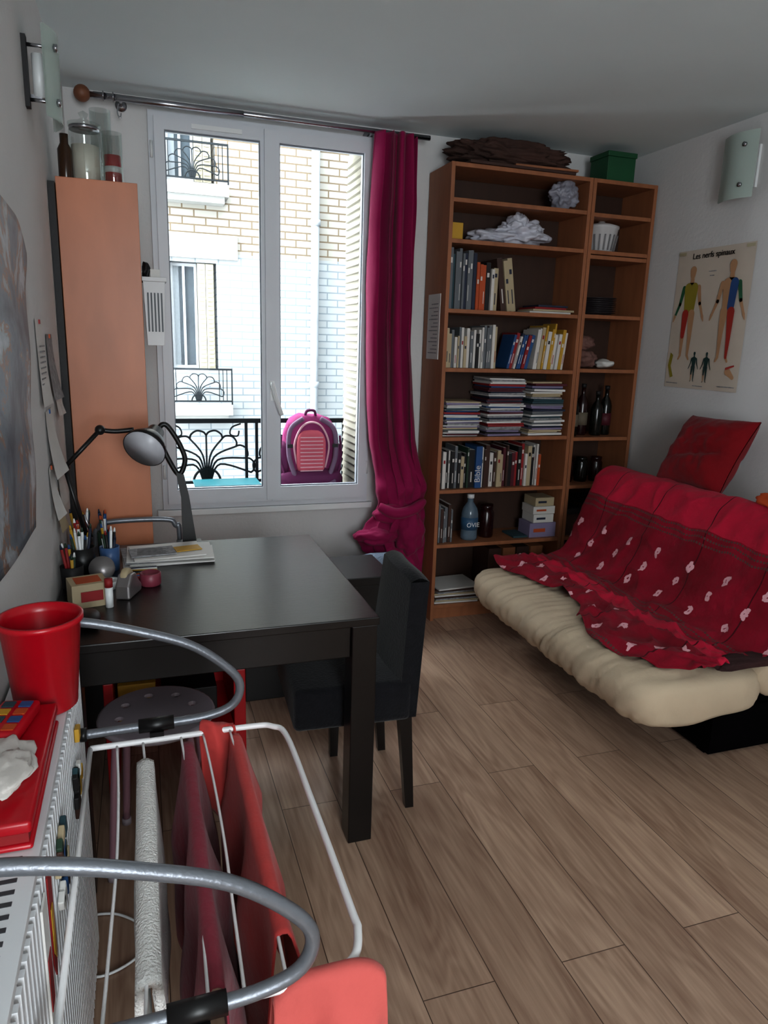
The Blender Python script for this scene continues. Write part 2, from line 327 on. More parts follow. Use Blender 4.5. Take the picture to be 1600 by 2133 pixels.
# ------------------------------------------------------------ facade across the street
YF=8.0
up=brickmat('brick_cream',(146,143,135),(158,154,147),(108,96,80),.235,.075,.008,(0,2))
lo=brickmat('brick_white',(148,151,151),(156,159,159),(120,127,131),.235,.075,.007,(0,2))
st=M('stone_pale',(154,154,150),.8,var=.05,spec=.1)
f=O('facade')
def wallwin(x0,x1,z0,z1,mat): f.box(x0,x1,YF,YF+.3,z0,z1,mat)
wallwin(-6,.33,-3,2.36,lo);wallwin(.80,10,-3,2.36,lo);wallwin(.33,.80,-3,1.17,lo);wallwin(.33,.80,2.26,2.36,lo)
wallwin(-6,.33,2.36,6,up);wallwin(.80,10,2.36,6,up);wallwin(.33,.80,2.36,3.03,up);wallwin(.33,.80,4.3,6,up)
f.box(.10,1.02,YF-.03,YF-.001,2.30,2.54,st)
f.box(.331,.799,YF+.27,YF+.29,1.17,4.3,st)
f.box(2.22,2.5,5.6,YF-.001,-3,6,M('render_grey',(120,122,124),.85,var=.06,spec=.1))
f.done(origin=(0,8,0))
def fwin(z0,z1):
    q=O('facade_window');gl=M('dark_pane',(66,73,78),.7,var=.25,scale=3,spec=.02);cu=M('net_curtain',(120,125,128),.8,var=.08,scale=12,stretch=(8,1,.3),spec=.02)
    wf=M('facade_frame_white',(156,158,160),.7,var=.03,spec=.05);fs=M('facade_shutter_cream',(152,146,128),.7,var=.04,spec=.05)
    q.box(.335,.60,YF+.10,YF+.13,z0,z1,gl)
    for a in (.335,.455,.575): q.box(a,a+.025,YF+.07,YF+.11,z0,z1,wf)
    q.box(.36,.575,YF+.072,YF+.109,z0,z0+.03,wf);q.box(.36,.575,YF+.072,YF+.109,z1-.03,z1,wf);q.box(.36,.42,YF+.09,YF+.10,z0+.03,z1-.03,cu)
    for a in (.605,.69):
        q.box(a,a+.08,YF+.02,YF+.05,z0,z1,fs)
        for k in range(int((z1-z0)/.045)): q.box(a+.012,a+.068,YF+.012,YF+.022,z0+.02+k*.045,z0+.04+k*.045,fs)
    q.done()
fwin(1.18,2.25);fwin(3.04,4.25)
for zb in (.84,3.02):
    q=O('facade_balcony');q.box(.22,.92,YF-.22,YF-.002,zb-.14,zb-.03,st);q.box(.26,.88,YF-.18,YF-.002,zb-.20,zb-.14,st)
    q.box(.26,.92,YF-.2,YF-.185,zb+.33,zb+.35,iron);q.box(.26,.92,YF-.2,YF-.185,zb+.0,zb+.015,iron)
    for x in (.26,.91): q.box(x,x+.014,YF-.199,YF-.186,zb-.03,zb+.35,iron)
    for x in (.30,.34,.78,.82,.86): q.box(x,x+.008,YF-.196,YF-.19,zb,zb+.34,iron)
    fan(q,.57,zb+.01,YF-.193,.24,iron,.006,9);q.done()
dp=O('drain_pipe');dp.cyl((1.84,YF-.07,-3),(1.84,YF-.07,6),.045,M('pipe_white',(158,162,165),.5,spec=.2))
for z in (-1,1,2.7,4.4): dp.cyl((1.84,YF-.07,z),(1.84,YF-.07,z+.06),.056,MATS['pipe_white']);dp.box(1.82,1.86,YF-.05,YF-.002,z,z+.04,MATS['pipe_white'])
dp.done()
simple('street_ground',[(-6,10,YW+.3,YF,-3.1,-3)],M('asphalt',(120,120,120),.9))

# ------------------------------------------------------------ curtain rod + curtain
r=O('curtain_rod');yr=3.62;zr=2.505
r.cyl((-.16,yr,zr),(1.42,yr,zr),.012,steel);r.cyl((-.14,yr,zr),(.5,yr,zr),.014,steel)
r.blob((-.185,yr,zr),(.034,.034,.034),M('wood_ball',(120,76,52),.5),.0,lev=3)
for x in (-.03,1.13): r.cyl((x,yr,zr),(x,YW-.012,zr),.007,steel);r.cyl((x,YW-.012,zr),(x,YW-.001,zr),.025,steel)
for x in (-.10,-.06): r.tube([(x,yr+.018*cos(a*pi/6),zr+.018*sin(a*pi/6)) for a in range(12)],.003,steel,6,True)
r.tube(spl([(-.04,yr,zr-.02),(-.045,yr,zr-.06),(-.035,yr,zr-.08),(-.03,yr,zr-.06)]),.003,steel,6)
r.done()
cm=M('curtain_magenta',(136,12,70),.8,var=.12,scale=3,sheen=.1,bump=.12,bscale=90,spec=.2)
c=O('curtain')
zs=[2.50,2.2,1.9,1.5,1.2,1.0,.86,.74,.66,.60,.54,.46,.40,.30,.02]
xl=[1.12,1.11,1.105,1.11,1.12,1.135,1.16,1.175,1.185,1.165,1.12,1.07,1.10,1.29,1.30]
xr=[1.34,1.35,1.35,1.36,1.38,1.40,1.43,1.455,1.46,1.46,1.455,1.455,1.455,1.455,1.455]
def itp(z,arr):
    for i in range(len(zs)-1):
        if zs[i]>=z>=zs[i+1]:
            t=(zs[i]-z)/(zs[i]-zs[i+1]);t=t*t*(3-2*t) if i>5 else t;return arr[i]*(1-t)+arr[i+1]*t
    return arr[-1]
def cf(u,v):
    z=2.50-v*2.48;a,b=itp(z,xl),itp(z,xr)
    am=.028+.012*sin(v*5);ph=1.2*v+.5*sin(3*v)
    x=a+(b-a)*(u+.035*sin(2*pi*6*u+ph+1.3))
    y=3.60+am*sin(2*pi*(4.5-1.2*v)*u+ph*2)+.02*noise.noise((u*6,v*9,1))
    if z<.95:
        k=min(1,(.95-z)/.2);y=y*(1-k*.6)+k*.6*3.57+.06*k*noise.noise((u*2.2+z*3,z*8-u*2,3))+.02*k*noise.noise((u*6,z*16-u*5,7))-.05*sin(pi*u)*k
        x+=.015*k*noise.noise((u*3,z*9,5))
    y-=.03*sin(pi*u)
    return (max(1.291 if z<.29 else 0,min(x,1.462)),min(y,3.66),z)
c.grid(cf,110,170,cm)
c.blob((1.27,3.53,.61),(.12,.055,.055),cm,.10,1.4,4,4)
c.blob((1.18,3.53,.485),(.12,.06,.045),cm,.14,1.6,9,4)
c.blob((1.35,3.51,.50),(.08,.06,.12),cm,.12,1.5,3,4)
c.tube(spl([(1.17,3.50,.66),(1.25,3.465,.625),(1.35,3.47,.64),(1.43,3.50,.68)]),[.018,.022,.024,.026,.028,.028,.028,.028,.028,.028,.028,.028,.028,.028,.028,.026,.022,.018,.012],cm,10)
c.done(solid=.002)

# ------------------------------------------------------------ big bookcase
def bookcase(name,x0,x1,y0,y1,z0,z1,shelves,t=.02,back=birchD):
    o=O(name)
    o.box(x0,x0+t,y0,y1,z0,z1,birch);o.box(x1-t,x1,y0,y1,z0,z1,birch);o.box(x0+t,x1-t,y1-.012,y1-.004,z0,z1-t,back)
    o.box(x0+t,x1-t,y0,y1-.004,z1-t,z1,birch)
    for s_ in shelves: o.box(x0+t,x1-t,y0+.004,y1-.013,s_-t,s_,birch)
    o.box(x0+t,x1-t,y0+.03,y0+.045,z0,shelves[-1]-t,birch)
    return o.done(bevel=.0015)
BX=1.47;BY=3.44
bookcase('bookcase',BX,BX+.80,BY,3.725,0,2.37,[2.21,2.02,1.685,1.39,1.03,.745,.44,.09])
bookcase('narrow_bookcase',BX+.803,BX+1.203,BY,3.725,0,2.37,[2.205,2.02,1.995,1.69,1.40,1.02,.745,.44,.09])
bc=lambda n,c_,**k:M('book_'+n,c_,.6,var=.06,**k)
PAL=[bc('grey',(100,104,108)),bc('navy',(28,36,58)),bc('teal',(34,66,74)),bc('white',(204,200,194)),bc('cream',(176,160,130)),bc('orange',(176,74,28)),bc('red',(140,24,28)),bc('black',(18,16,18)),bc('green',(36,60,44)),bc('blue',(32,76,126)),bc('yellow',(184,142,40)),bc('brown',(62,37,28)),bc('wine',(80,18,32)),bc('lilac',(130,120,148))]
B={m.name[5:]:m for m in PAL}
bk=O('books')
def row(x0,x1,z,cols,h0,h1,w0=.013,w1=.03,dep=(.13,.19),yf=BY+.035,lean=0,seed=1):
    r_=random.Random(seed);x=x0
    while True:
        wd=r_.uniform(w0,w1)
        if x+wd>x1: break
        h=r_.uniform(h0,h1);d=r_.uniform(*dep);m=B[r_.choice(cols)]
        yy=yf+r_.uniform(0,.02)
        T=TR(x,yy,z+.0005+ (sin(abs(lean))*wd if lean>0 else 0))@RY(lean)
        bk.box(.0005,wd-.0005,0,d,0,h,m,T);bk.box(.0015,wd-.0015,.003,d-.003,h-.002,h+.0005,paper,T)
        lm=B['white'] if m not in (B['white'],B['cream']) else B[r_.choice(['navy','red','black'])]
        if r_.random()<.6:
            a=r_.uniform(.55,.8)*h;bk.box(wd*.25,wd*.75,-.0006,0,a,a+h*.09,lm,T)
        if r_.random()<.5: bk.box(wd*.4,wd*.6,-.0006,0,h*.15,h*.42,lm,T)
        x+=wd/cos(lean)+.0008
    return x
W=['white','white','cream','white','grey','lilac']
xx=row(1.50,1.66,1.685,['grey','teal','navy','grey','grey'],.26,.30,.012,.022,seed=2)
xx=row(xx,1.75,1.685,['black','orange','red','orange'],.22,.25,seed=3)
xx=row(xx,1.80,1.685,['white','cream','brown'],.20,.26,seed=4)
row(1.81,1.90,1.685,['brown','cream','black','navy'],.25,.27,.025,.035,lean=-.16,seed=5)
for k,(a,b,cn) in enumerate([(1.97,2.22,'white'),(1.99,2.24,'cream'),(2.0,2.19,'red'),(2.02,2.20,'navy')]): bk.box(a,b,3.47,3.64,1.6855+k*.011,1.695+k*.011,B[cn])
xx=row(1.50,1.70,1.39,W+['black'],.15,.21,.008,.02,seed=6);xx=row(xx+.001,1.80,1.39,W,.19,.235,.012,.02,seed=7)
row(1.86,1.99,1.39,['blue','red','cream','navy','white'],.17,.2,.01,.02,lean=.22,seed=9)
row(2.02,2.22,1.39,['white','white','cream','yellow','orange','grey'],.18,.25,.01,.022,lean=.10,seed=10)
xx=row(1.50,1.68,.745,['navy','white','grey','black','green','cream'],.17,.235,.01,.022,seed=11)
xx=row(xx,1.73,.745,['black','navy'],.19,.22,.03,.04,seed=12)
bk.box(xx+.001,xx+.038,3.47,3.62,.7455,.975,B['blue']);bk.text('Bible',TR(xx+.030,3.4695,.775)@RX(pi/2)@RZ(pi/2),.048,B['white'],'LEFT');xx+=.04
xx=row(xx,2.12,.745,['wine','red','white','cream','brown','black','orange','white'],.17,.245,.01,.026,seed=13)
row(1.50,1.60,.44,['grey','brown','white','red'],.17,.23,.008,.018,lean=0.0,seed=14)
bk.done()
ps=O('paper_stacks')
def stack(cx,z,n,w0,hts,seed,cols):
    r_=random.Random(seed);zz=z
    for k in range(n):
        h=r_.uniform(*hts);ww=w0*r_.uniform(.86,1.0);m=B[r_.choice(cols)] if r_.random()<.6 else (paper if r_.random()<.6 else paperg)
        ps.ob((cx+r_.uniform(-.012,.012),3.57+r_.uniform(-.012,.012),zz+h/2),(ww,.21,h*.9),m,(r_.uniform(-.03,.03)*.4,r_.uniform(-.03,.03)*.5,r_.uniform(-.05,.05)));zz+=h
stack(1.612,1.033,24,.21,(.005,.011),21,['red','green','blue','lilac','wine','cream','teal'])
stack(1.865,1.033,34,.23,(.006,.012),22,['navy','wine','blue','lilac','black','red'])
stack(2.12,1.033,28,.21,(.006,.013),23,['cream','navy','wine','teal','grey','lilac'])
ps.done()
plast=M('plastic_bag',(196,196,206),.35,var=.12,scale=8,bump=.6,bscale=14)
q=O('plastic_bag');q.blob((1.93,3.56,2.085),(.14,.09,.065),plast,.22,1.7,5,5,flat=-.055);q.blob((1.77,3.57,2.06),(.13,.08,.037),plast,.22,2,6,4,flat=-.035);q.blob((1.90,3.53,2.13),(.05,.05,.05),plast,.25,1.5,9,4);q.done()
q=O('plastic_bag');q.blob((2.14,3.51,2.282),(.08,.055,.068),M('plastic_bag_grey',(135,135,146),.35,var=.15,bump=.6,bscale=14),.2,1.5,11,5,flat=-.065);q.done()
q=O('yellow_box');q.box(1.50,1.56,3.47,3.6,2.021,2.10,B['yellow']);q.done(bevel=.002)
brown=M('brown_fabric',(62,38,30),.85,var=.3,bump=.5,bscale=20)
q=O('folded_fabric_bundle');q.blob((1.84,3.575,2.45),(.31,.12,.06),brown,.16,3,2,5,.7,flat=-.055);q.ob((1.86,3.56,2.378),(.60,.25,.012),B['brown'],(0,0,.02));q.ob((2.0,3.54,2.3905),(.35,.2,.01),birch,(0,0,-.05));q.done()
q=O('green_storage_box');gm=M('green_box',(12,76,42),.6);q.box(2.36,2.53,3.46,3.62,2.371,2.49,gm);q.box(2.355,2.535,3.455,3.625,2.49,2.515,gm);q.done(bevel=.003)
q=O('salad_spinner');wp=M('white_basket',(196,194,194),.4,var=.05)
q.lathe((2.42,3.555,2.021),[(.066,0),(.072,.01),(.092,.12),(.096,.125),(.096,.135),(.05,.15),(.02,.155),(.018,.162),(.0,.163)],wp)
sk_=M('basket_slot',(120,118,120),.6)
for a in range(20): q.box(.0705,.0735,-.004,.004,.02,.10,sk_,TR(2.42,3.555,2.023)@RZ(a*pi/10)@TR(.004,0,0)@RY(.17))
q.done()
q=O('plate_stack');pl=M('dark_plate',(50,44,46),.3)
for k in range(8): q.lathe((2.44,3.56,1.691+k*.011),[(.05,0),(.055,.003),(.105,.014),(.106,.016),(.053,.006),(0,.006)],pl)
q.done()
q=O('bag_of_linen');lnm=M('linen',(120,86,78),.8,var=.2,bump=.5);q.blob((2.39,3.57,1.452),(.07,.07,.048),lnm,.15,2,3,4,flat=-.046);q.blob((2.385,3.57,1.54),(.06,.06,.04),lnm,.15,2,5,4);q.blob((2.51,3.54,1.428),(.05,.06,.025),paper,.15,2,6,3,flat=-.024);q.done()
def bottle(o,x,y,z,r_,h,m,cap,lab=None):
    o.lathe((x,y,z),[(r_*.9,0),(r_,.01),(r_,h*.6),(r_*.8,h*.7),(r_*.35,h*.8),(r_*.33,h*.97),(r_*.38,h*.97),(r_*.38,h),(0,h)],m,20)
    o.lathe((x,y,z+h*.93),[(r_*.42,0),(r_*.42,h*.08),(0,h*.08)],cap,16)
    if lab: o.lathe((x,y,z+h*.2),[(r_*1.02,0),(r_*1.02,h*.25)],lab,20)
dg=M('dark_glass',(14,16,13),.15,var=.2);dr=M('dark_red_glass',(34,9,11),.2);dl=M('dull_label',(110,100,84),.7)
for i,(x,h,m,l) in enumerate([(2.33,.27,dg,dl),(2.41,.29,dr,dl),(2.49,.25,dg,None),(2.57,.28,dg,B['wine'])]):
    q=O('wine_bottle');bottle(q,x,3.53+.03*(i%2),1.021,.034,h,m,B['black'],l);q.done()
for i,x in enumerate((2.34,2.44,2.54)):
    q=O('glass_jar');q.lathe((x,3.56,.746),[(.035,0),(.038,.01),(.038,.11),(.03,.125),(.033,.128),(.033,.145),(0,.146)],dg if i%2 else dr);q.done()
for i,x in enumerate((2.36,2.5)):
    q=O('storage_carton');q.box(x-.06,x+.06,3.47,3.65,.441,.57+.05*i,B['brown']);q.box(x-.062,x+.062,3.468,3.652,.57+.05*i,.602+.05*i,B['black']);q.done(bevel=.002)
q=O('water_bottle');wb=M('pet_plastic',(120,140,156),.12,var=.1,trans=.4);x=1.72;y=3.53
q.lathe((x,y,.441),[(.044,0),(.048,.012),(.046,.05),(.048,.09),(.048,.15),(.040,.18),(.017,.215),(.017,.24)],wb,24);q.lathe((x,y,.677),[(.020,0),(.020,.022),(0,.022)],white,20)
q.lathe((x,y,.50),[(.0488,0),(.0488,.07)],M('label_blue',(50,86,116),.5),24);q.text('OVIE',TR(x,y-.0495,.52)@RX(pi/2),.036,white);q.done()
q=O('glass_jar');q.lathe((1.84,3.56,.441),[(.04,0),(.043,.01),(.043,.14),(.032,.16),(.036,.165),(.036,.19),(0,.19)],dr);q.done()
q=O('medicine_boxes')
for k,(w_,h,c_) in enumerate([(.17,.085,'lilac'),(.13,.05,'white'),(.14,.045,'white'),(.12,.05,'cream')]):
    z=.441+[0,.086,.137,.183][k];q.box(2.16-w_/2,2.16+w_/2,3.47,3.60,z,z+h-.001,B[c_]);q.box(2.16-w_*.35,2.16+w_*.1,3.469,3.47,z+h*.35,z+h*.6,B['navy'] if k%2 else B['orange'])
q.box(1.98,2.07,3.48,3.62,.441,.452,B['teal']);q.done(bevel=.001)
q=O('magazine_pile')
for k in range(9): q.ob((1.64+rnd.uniform(-.01,.01),3.56,.0955+k*.010),(.26,.21,.008),[paper,B['cream'],paperg,B['brown']][k%4],(0,0,rnd.uniform(-.08,.08)))
q.done()
q=O('cardboard_files')
for k in range(4): q.box(1.84+k*.09,1.92+k*.09,3.50,3.70,.091,.38,[B['brown'],birch,B['brown'],birch][k])
q.done(bevel=.002)
q=O('taped_paper_sheet');q.box(1.4665,1.4699,3.50,3.66,1.43,1.76,paper)
for k in range(14): q.box(1.4660,1.4665,3.52,3.64-.03*(k%3),1.46+k*.019,1.465+k*.019,paperg)
q.done()
q=O('rolled_towel');tw=M('grey_towel',(130,144,160),.95,var=.2,bump=.8,bscale=120)
q.tube([(1.04,3.43,.357),(1.06,3.43,.36),(1.11,3.43,.362),(1.24,3.43,.362),(1.27,3.43,.36)],[.03,.052,.06,.06,.045],tw,20);q.done()
q=O('storage_crate');cb=M('dark_blue_plastic',(16,24,40),.5)
q.box(1.04,1.27,3.38,3.66,0,.255,cb);q.box(1.025,1.285,3.365,3.675,.255,.30,cb)
for k in range(3): q.box(1.07+k*.06,1.10+k*.06,3.375,3.38,.05,.24,B['navy'])
q.done(bevel=.004)

# ------------------------------------------------------------ left cabinet (side panel facing viewer)
o=O('tall_cabinet');cx0,cx1,cy0,cy1=-.245,.018,2.82,3.60
o.box(cx0,cx1,cy0,cy0+.02,0,2.02,hard);o.box(cx0,cx1,cy1-.02,cy1,0,2.02,hard);o.box(cx0,cx0+.008,cy0+.02,cy1-.02,0,2.02,B['black'])
for z in (0.06,.4,.75,1.1,1.45,1.75,1.999): o.box(cx0+.008,cx1-.001,cy0+.02,cy1-.02,z,z+.02,hard)
o.done(bevel=.0015)
simple('dark_backing_board',[(XL+.002,cx0-.002,cy0-.02,cy1,0,2.0)],B['black'])  # black strip standing in for the shade between cabinet and wall
q=O('hanging_basket');q.prism([(.022,2.88,1.71),(.10,2.88,1.71),(.09,2.88,1.47),(.03,2.88,1.47)],(0,.10,0),wp);q.box(.019,.106,2.872,2.99,1.70,1.715,wp)
q.blob((.035,2.93,1.74),(.015,.03,.03),B['black'],.2,2,3,3);q.box(.05,.085,2.9,2.95,1.716,1.745,paper)
for k in range(5): q.box(.035+k*.012,.041+k*.012,2.8785,2.88,1.52,1.66,B['grey'])
q.done(bevel=.001)
clear=seethru('jar_glass',(220,228,225),.85);wax=M('candle_wax',(212,206,192),.6)
q=O('candle_jar');x,y=-.15,2.93
q.lathe((x,y,2.021),[(.05,0),(.052,.01),(.052,.17),(.047,.18),(.047,.185)],clear);q.lathe((x,y,2.025),[(.046,0),(.046,.12),(0,.122)],wax);q.lathe((x,y,2.205),[(.054,0),(.054,.012),(.02,.022),(.01,.03),(.017,.045),(0,.055)],clear);q.lathe((x,y,2.195),[(.050,0),(.050,.012)],steel);q.done()
q=O('tall_glass');q.lathe((-.10,3.06,2.021),[(.035,0),(.037,.01),(.037,.28),(.035,.28),(.035,.012),(0,.012)],clear);q.done()
q=O('dark_bottle');q.lathe((-.215,2.90,2.021),[(.022,0),(.024,.01),(.024,.10),(.014,.12),(.014,.15),(0,.15)],M('amber_glass',(56,34,18),.2));q.done()
q=O('red_candle_glass');q.lathe((-.06,2.90,2.021),[(.031,0),(.033,.008),(.034,.17),(.032,.17),(.031,.01),(0,.01)],clear);q.lathe((-.06,2.90,2.032),[(.028,0),(.028,.085),(0,.087)],red)
q.lathe((-.06,2.90,2.06),[(.0285,0),(.0285,.02)],white);q.done()

# ------------------------------------------------------------ dining table
tX0,tX1,tY0,tY1=-.26,.62,1.815,2.735
o=O('dining_table');o.box(tX0,tX1,tY0,tY1,.715,.74,blackwood);za,zb=.615,.7149
o.box(tX0+.05,tX1-.08,tY0+.02,tY0+.04,za,zb,blackwood);o.box(tX0+.05,tX1-.08,tY1-.04,tY1-.02,za,zb,blackwood)
o.box(tX0+.02,tX0+.04,tY0+.08,tY1-.08,za,zb,blackwood);o.box(tX1-.04,tX1-.02,tY0+.08,tY1-.08,za,zb,blackwood)
for x in (tX0+.005,tX1-.08):
    for y in (tY0+.005,tY1-.08): o.box(x,x+.075,y,y+.075,0,zb,blackwood)
o.done(bevel=.003)

cl=M('black_chair_fabric',(19,19,23),.95,var=.25,scale=40,bump=.3,bscale=120,sheen=.15,spec=.2)
def bevbox(o,x0,x1,y0,y1,z0,z1,mat,r=.015,T=None):
    bm=bmesh.new();bmesh.ops.create_cube(bm,size=1)
    for q_ in bm.verts: q_.co=Vector(((x0+x1)/2+q_.co.x*(x1-x0),(y0+y1)/2+q_.co.y*(y1-y0),(z0+z1)/2+q_.co.z*(z1-z0)))
    bmesh.ops.bevel(bm,geom=bm.edges[:]+bm.verts[:],offset=r,segments=3,profile=.5,affect='EDGES')
    bm.verts.index_update();v=[q_.co.copy() for q_ in bm.verts];f_=[[a.index for a in q_.verts] for q_ in bm.faces];bm.free();o.add(v,f_,mat,True,T)
o=O('dining_chair')
TC=TR(.565,2.135,0)@RZ(radians(-3))
bevbox(o,-.16,.22,-.205,.205,.33,.47,cl,.02,TC)
def bf(side):
    def g(u,v):
        y=-.2+(.4-.09*v)*u;z=.34+.475*v;x=.185+.025*v+ (-.02*cos((u-.5)*pi)+.02)+ (side*.03)
        z-=.02*(abs(u-.5)*2)**3*v
        return TC@Vector((x,y,z))
    return g
o.grid(bf(-1),16,12,cl);o.grid(bf(1),16,12,cl)
for k in (0,1): o.grid(lambda u,v,k=k:bf(-1+2*u)(k,v),3,12,cl)
o.grid(lambda u,v:(bf(-1+2*u)(v,1)+Vector((0,0,.012*sin(pi*u)))),5,16,cl)
o.grid(lambda u,v:bf(-1+2*u)(v,0),3,16,cl)
for x,y,dx in ((.20,-.175,.03),(.20,.175,.03),(.045,-.175,0),(.045,.175,0)):
    v=[]
    for z,hw,ox in ((0,.014,dx),(.36,.021,0)):
        for a,b in ((-1,-1),(1,-1),(1,1),(-1,1)): v.append((x+ox+a*hw,y+b*hw,z))
    o.add(v,[(0,1,2,3),(4,7,6,5),(0,4,5,1),(1,5,6,2),(2,6,7,3),(3,7,4,0)],blackwood,False,TC)
o.done()
o=O('black_storage_chest');o.box(.36,1.0,2.79,3.10,.0,.48,black);o.box(.35,1.01,2.78,3.11,.48,.52,black);o.box(.60,.76,2.772,2.79,.32,.35,steel);o.done(bevel=.004)

# stool with holes
o=O('metal_stool');sc=M('stool_seat',(160,148,155),.4,var=.05);lg=M('stool_leg',(160,120,132),.35,var=.04)
bm=bmesh.new();R_=.155
def ring(r,cx_,cy_,n):
    vs=[bm.verts.new((cx_+r*cos(2*pi*i/n),cy_+r*sin(2*pi*i/n),0)) for i in range(n)]
    for i in range(n): bm.edges.new((vs[i],vs[(i+1)%n]))
ring(R_,0,0,48)
for k in range(8): ring(.014,.103*cos(k*pi/4+.2),.103*sin(k*pi/4+.2),14)
bmesh.ops.triangle_fill(bm,use_beauty=True,use_dissolve=False,edges=bm.edges[:])
bm.verts.index_update();V=[q_.co.copy() for q_ in bm.verts];F=[[a.index for a in q_.verts] for q_ in bm.faces]
BE=[[a.index for a in e.verts] for e in bm.edges if len(e.link_faces)==1];bm.free()
SX,SY=.0,1.97
o.add([p+Vector((SX,SY,.45)) for p in V]+[p+Vector((SX,SY,.438)) for p in V],F+[q_[::-1] for q_ in [[i+len(V) for i in t] for t in F]]+[[a,b,b+len(V),a+len(V)] for a,b in BE],sc)
o.tube([(SX+R_*cos(i*pi/18),SY+R_*sin(i*pi/18),.441) for i in range(36)],.009,sc,8,True)
for k in range(4):
    a=k*pi/2+.65+pi;c_,s_=cos(a),sin(a);o.tube(spl([(SX+.06*c_,SY+.06*s_,.428),(SX+.115*c_,SY+.115*s_,.426),(SX+.14*c_,SY+.14*s_,.405),(SX+.175*c_,SY+.175*s_,.015)],5),.011,lg,10)
    o.cyl((SX+.175*c_,SY+.175*s_,0),(SX+.175*c_,SY+.175*s_,.02),.014,sc)
o.done()
o=O('red_storage_box');rm=M('red_lacquer',(176,14,24),.45)
o.box(-.16,.29,2.24,2.60,.42,.50,rm);o.box(.25,.29,2.24,2.60,0,.42,rm);o.box(-.16,-.13,2.24,2.60,0,.42,rm);o.box(-.13,.25,2.58,2.60,0,.42,rm);o.box(-.13,.25,2.25,2.58,.20,.22,rm)
o.box(-.12,.0,2.30,2.55,.22,.38,B['yellow']);o.box(.02,.2,2.30,2.55,.22,.34,B['black']);o.done(bevel=.003)
o=O('folded_metal_chair');y=2.76
o.tube(spl([(-.19,y,0),(-.19,y,.70),(-.175,y,.80),(-.13,y,.825),(.06,y,.825),(.10,y,.80),(.115,y,.72),(.115,y,0)],8),.010,silver,10)
o.box(-.17,.10,y-.006,y+.006,.45,.62,silver);o.cyl((-.19,y,.15),(.115,y,.15),.007,silver);o.done()

# ------------------------------------------------------------ things on the table
zt=.7405
o=O('paper_pile')
for k,(cx,cy,w_,d_,a,m) in enumerate([(.06,2.54,.30,.20,.05,paper),(.08,2.535,.28,.20,-.04,paper),(.05,2.55,.28,.2,.1,paperg),(.07,2.54,.29,.2,.0,paper),(.06,2.54,.24,.18,.12,paper)]):
    o.ob((cx,cy,zt+.003+k*.005),(w_,d_,.004),m,(0,0,a))
o.ob((.13,2.54,zt+.0285),(.09,.06,.003),B['yellow'],(0,0,.2));o.ob((.01,2.52,zt+.029),(.15,.10,.004),paperg,(0,0,.12))
for k in range(9): o.box(-.04,.065-.01*(k%3),2.48+k*.009,2.483+k*.009,zt+.0312,zt+.0314,B['black'])
o.done()
o=O('desk_lamp');y=2.50
o.cyl((-.20,y,zt),(-.20,y,zt+.03),.03,black);o.cyl((-.20,y,zt+.03),(-.20,y,zt+.09),.012,black)
for dy in (-.012,.012):
    o.cyl((-.195,y+dy,zt+.09),(-.245,y+dy-.03,1.085),.007,black,n=8);o.cyl((-.245,y+dy-.03,1.085),(-.135,y+dy,1.20),.007,black,n=8)
o.cyl((-.18,y,zt+.10),(-.20,y-.01,.92),.004,steel,n=8)
for p in ((-.195,y,zt+.09),(-.245,y-.03,1.085),(-.135,y,1.20)): o.blob(p,(.017,.022,.017),black,0,lev=2)
o.tube(spl([(-.135,y,1.20),(-.09,y,1.195),(-.03,y,1.20)]),.008,black)
ax=Vector((-.35,-.65,-.42)).normalized();T=TR(.02,y,1.165)@ax.to_track_quat('Z','Y').to_matrix().to_4x4()
prof=[(.018,-.055),(.028,-.05),(.032,-.02),(.05,.0),(.068,.03),(.072,.05)]
o.lathe((0,0,0),[(0,-.055)]+prof+[(.071,.0505),(.066,.031),(.047,.002),(.028,-.015),(.012,-.04),(0,-.04)],M('lamp_black',(16,16,18),.3),28,T)
li=M('lamp_inner',(190,190,196),.35)
o.lathe((0,0,0),[(.0,-.038),(.026,-.0145),(.045,.0035),(.064,.032),(.0695,.0500)],li,28,T)
o.lathe((0,0,0),[(0,.035),(.02,.03),(.024,.015),(.014,-.01),(.012,-.03)],white,16,T);o.done(fixn=False)
o=O('led_desk_lamp');y=2.69
o.box(.10,.19,y-.035,y+.03,zt,zt+.012,black)
o.prism([(.122,y-.012,zt+.012),(.172,y-.012,zt+.012),(.150,y-.012,.93),(.134,y-.012,1.01),(.106,y-.012,1.02),(.122,y-.012,.92)],(0,.024,0),black)
lp=[(.118,y,1.01),(.140,y,1.06),(.128,y,1.11),(.10,y,1.165),(.075,y,1.195),(.055,y,1.18),(.062,y,1.12),(.088,y,1.055)]
o.tube(spl(lp,5,True),.0095,black,10,True);o.done()
PC=[B['red'],B['blue'],B['orange'],B['green'],B['black'],B['yellow'],white,B['navy']]
def penpot(x,y,r_,h,mat,n,seed,H_=.15):
    o=O('pen_pot');q_=random.Random(seed);o.lathe((x,y,zt),[(r_*.9,0),(r_,h),(r_-.003,h),(r_*.9-.003,.004),(0,.004)],mat,20)
    for i in range(n):
        a=q_.uniform(0,6.28);d=q_.uniform(0,r_*.6);t=q_.uniform(.005,.02);hh=H_*q_.uniform(.75,1.1)
        p0=Vector((x+d*.5*cos(a),y+d*.5*sin(a),zt+.006));p1=Vector((max(x+(d+t)*cos(a),-.262),y+(d+t)*sin(a),zt+hh));m=q_.choice(PC)
        o.cyl(p0,p1,.0045,m,n=8);o.cyl(p1,p1+(p1-p0).normalized()*.014,.0045,q_.choice(PC),.002,8)
    o.done()
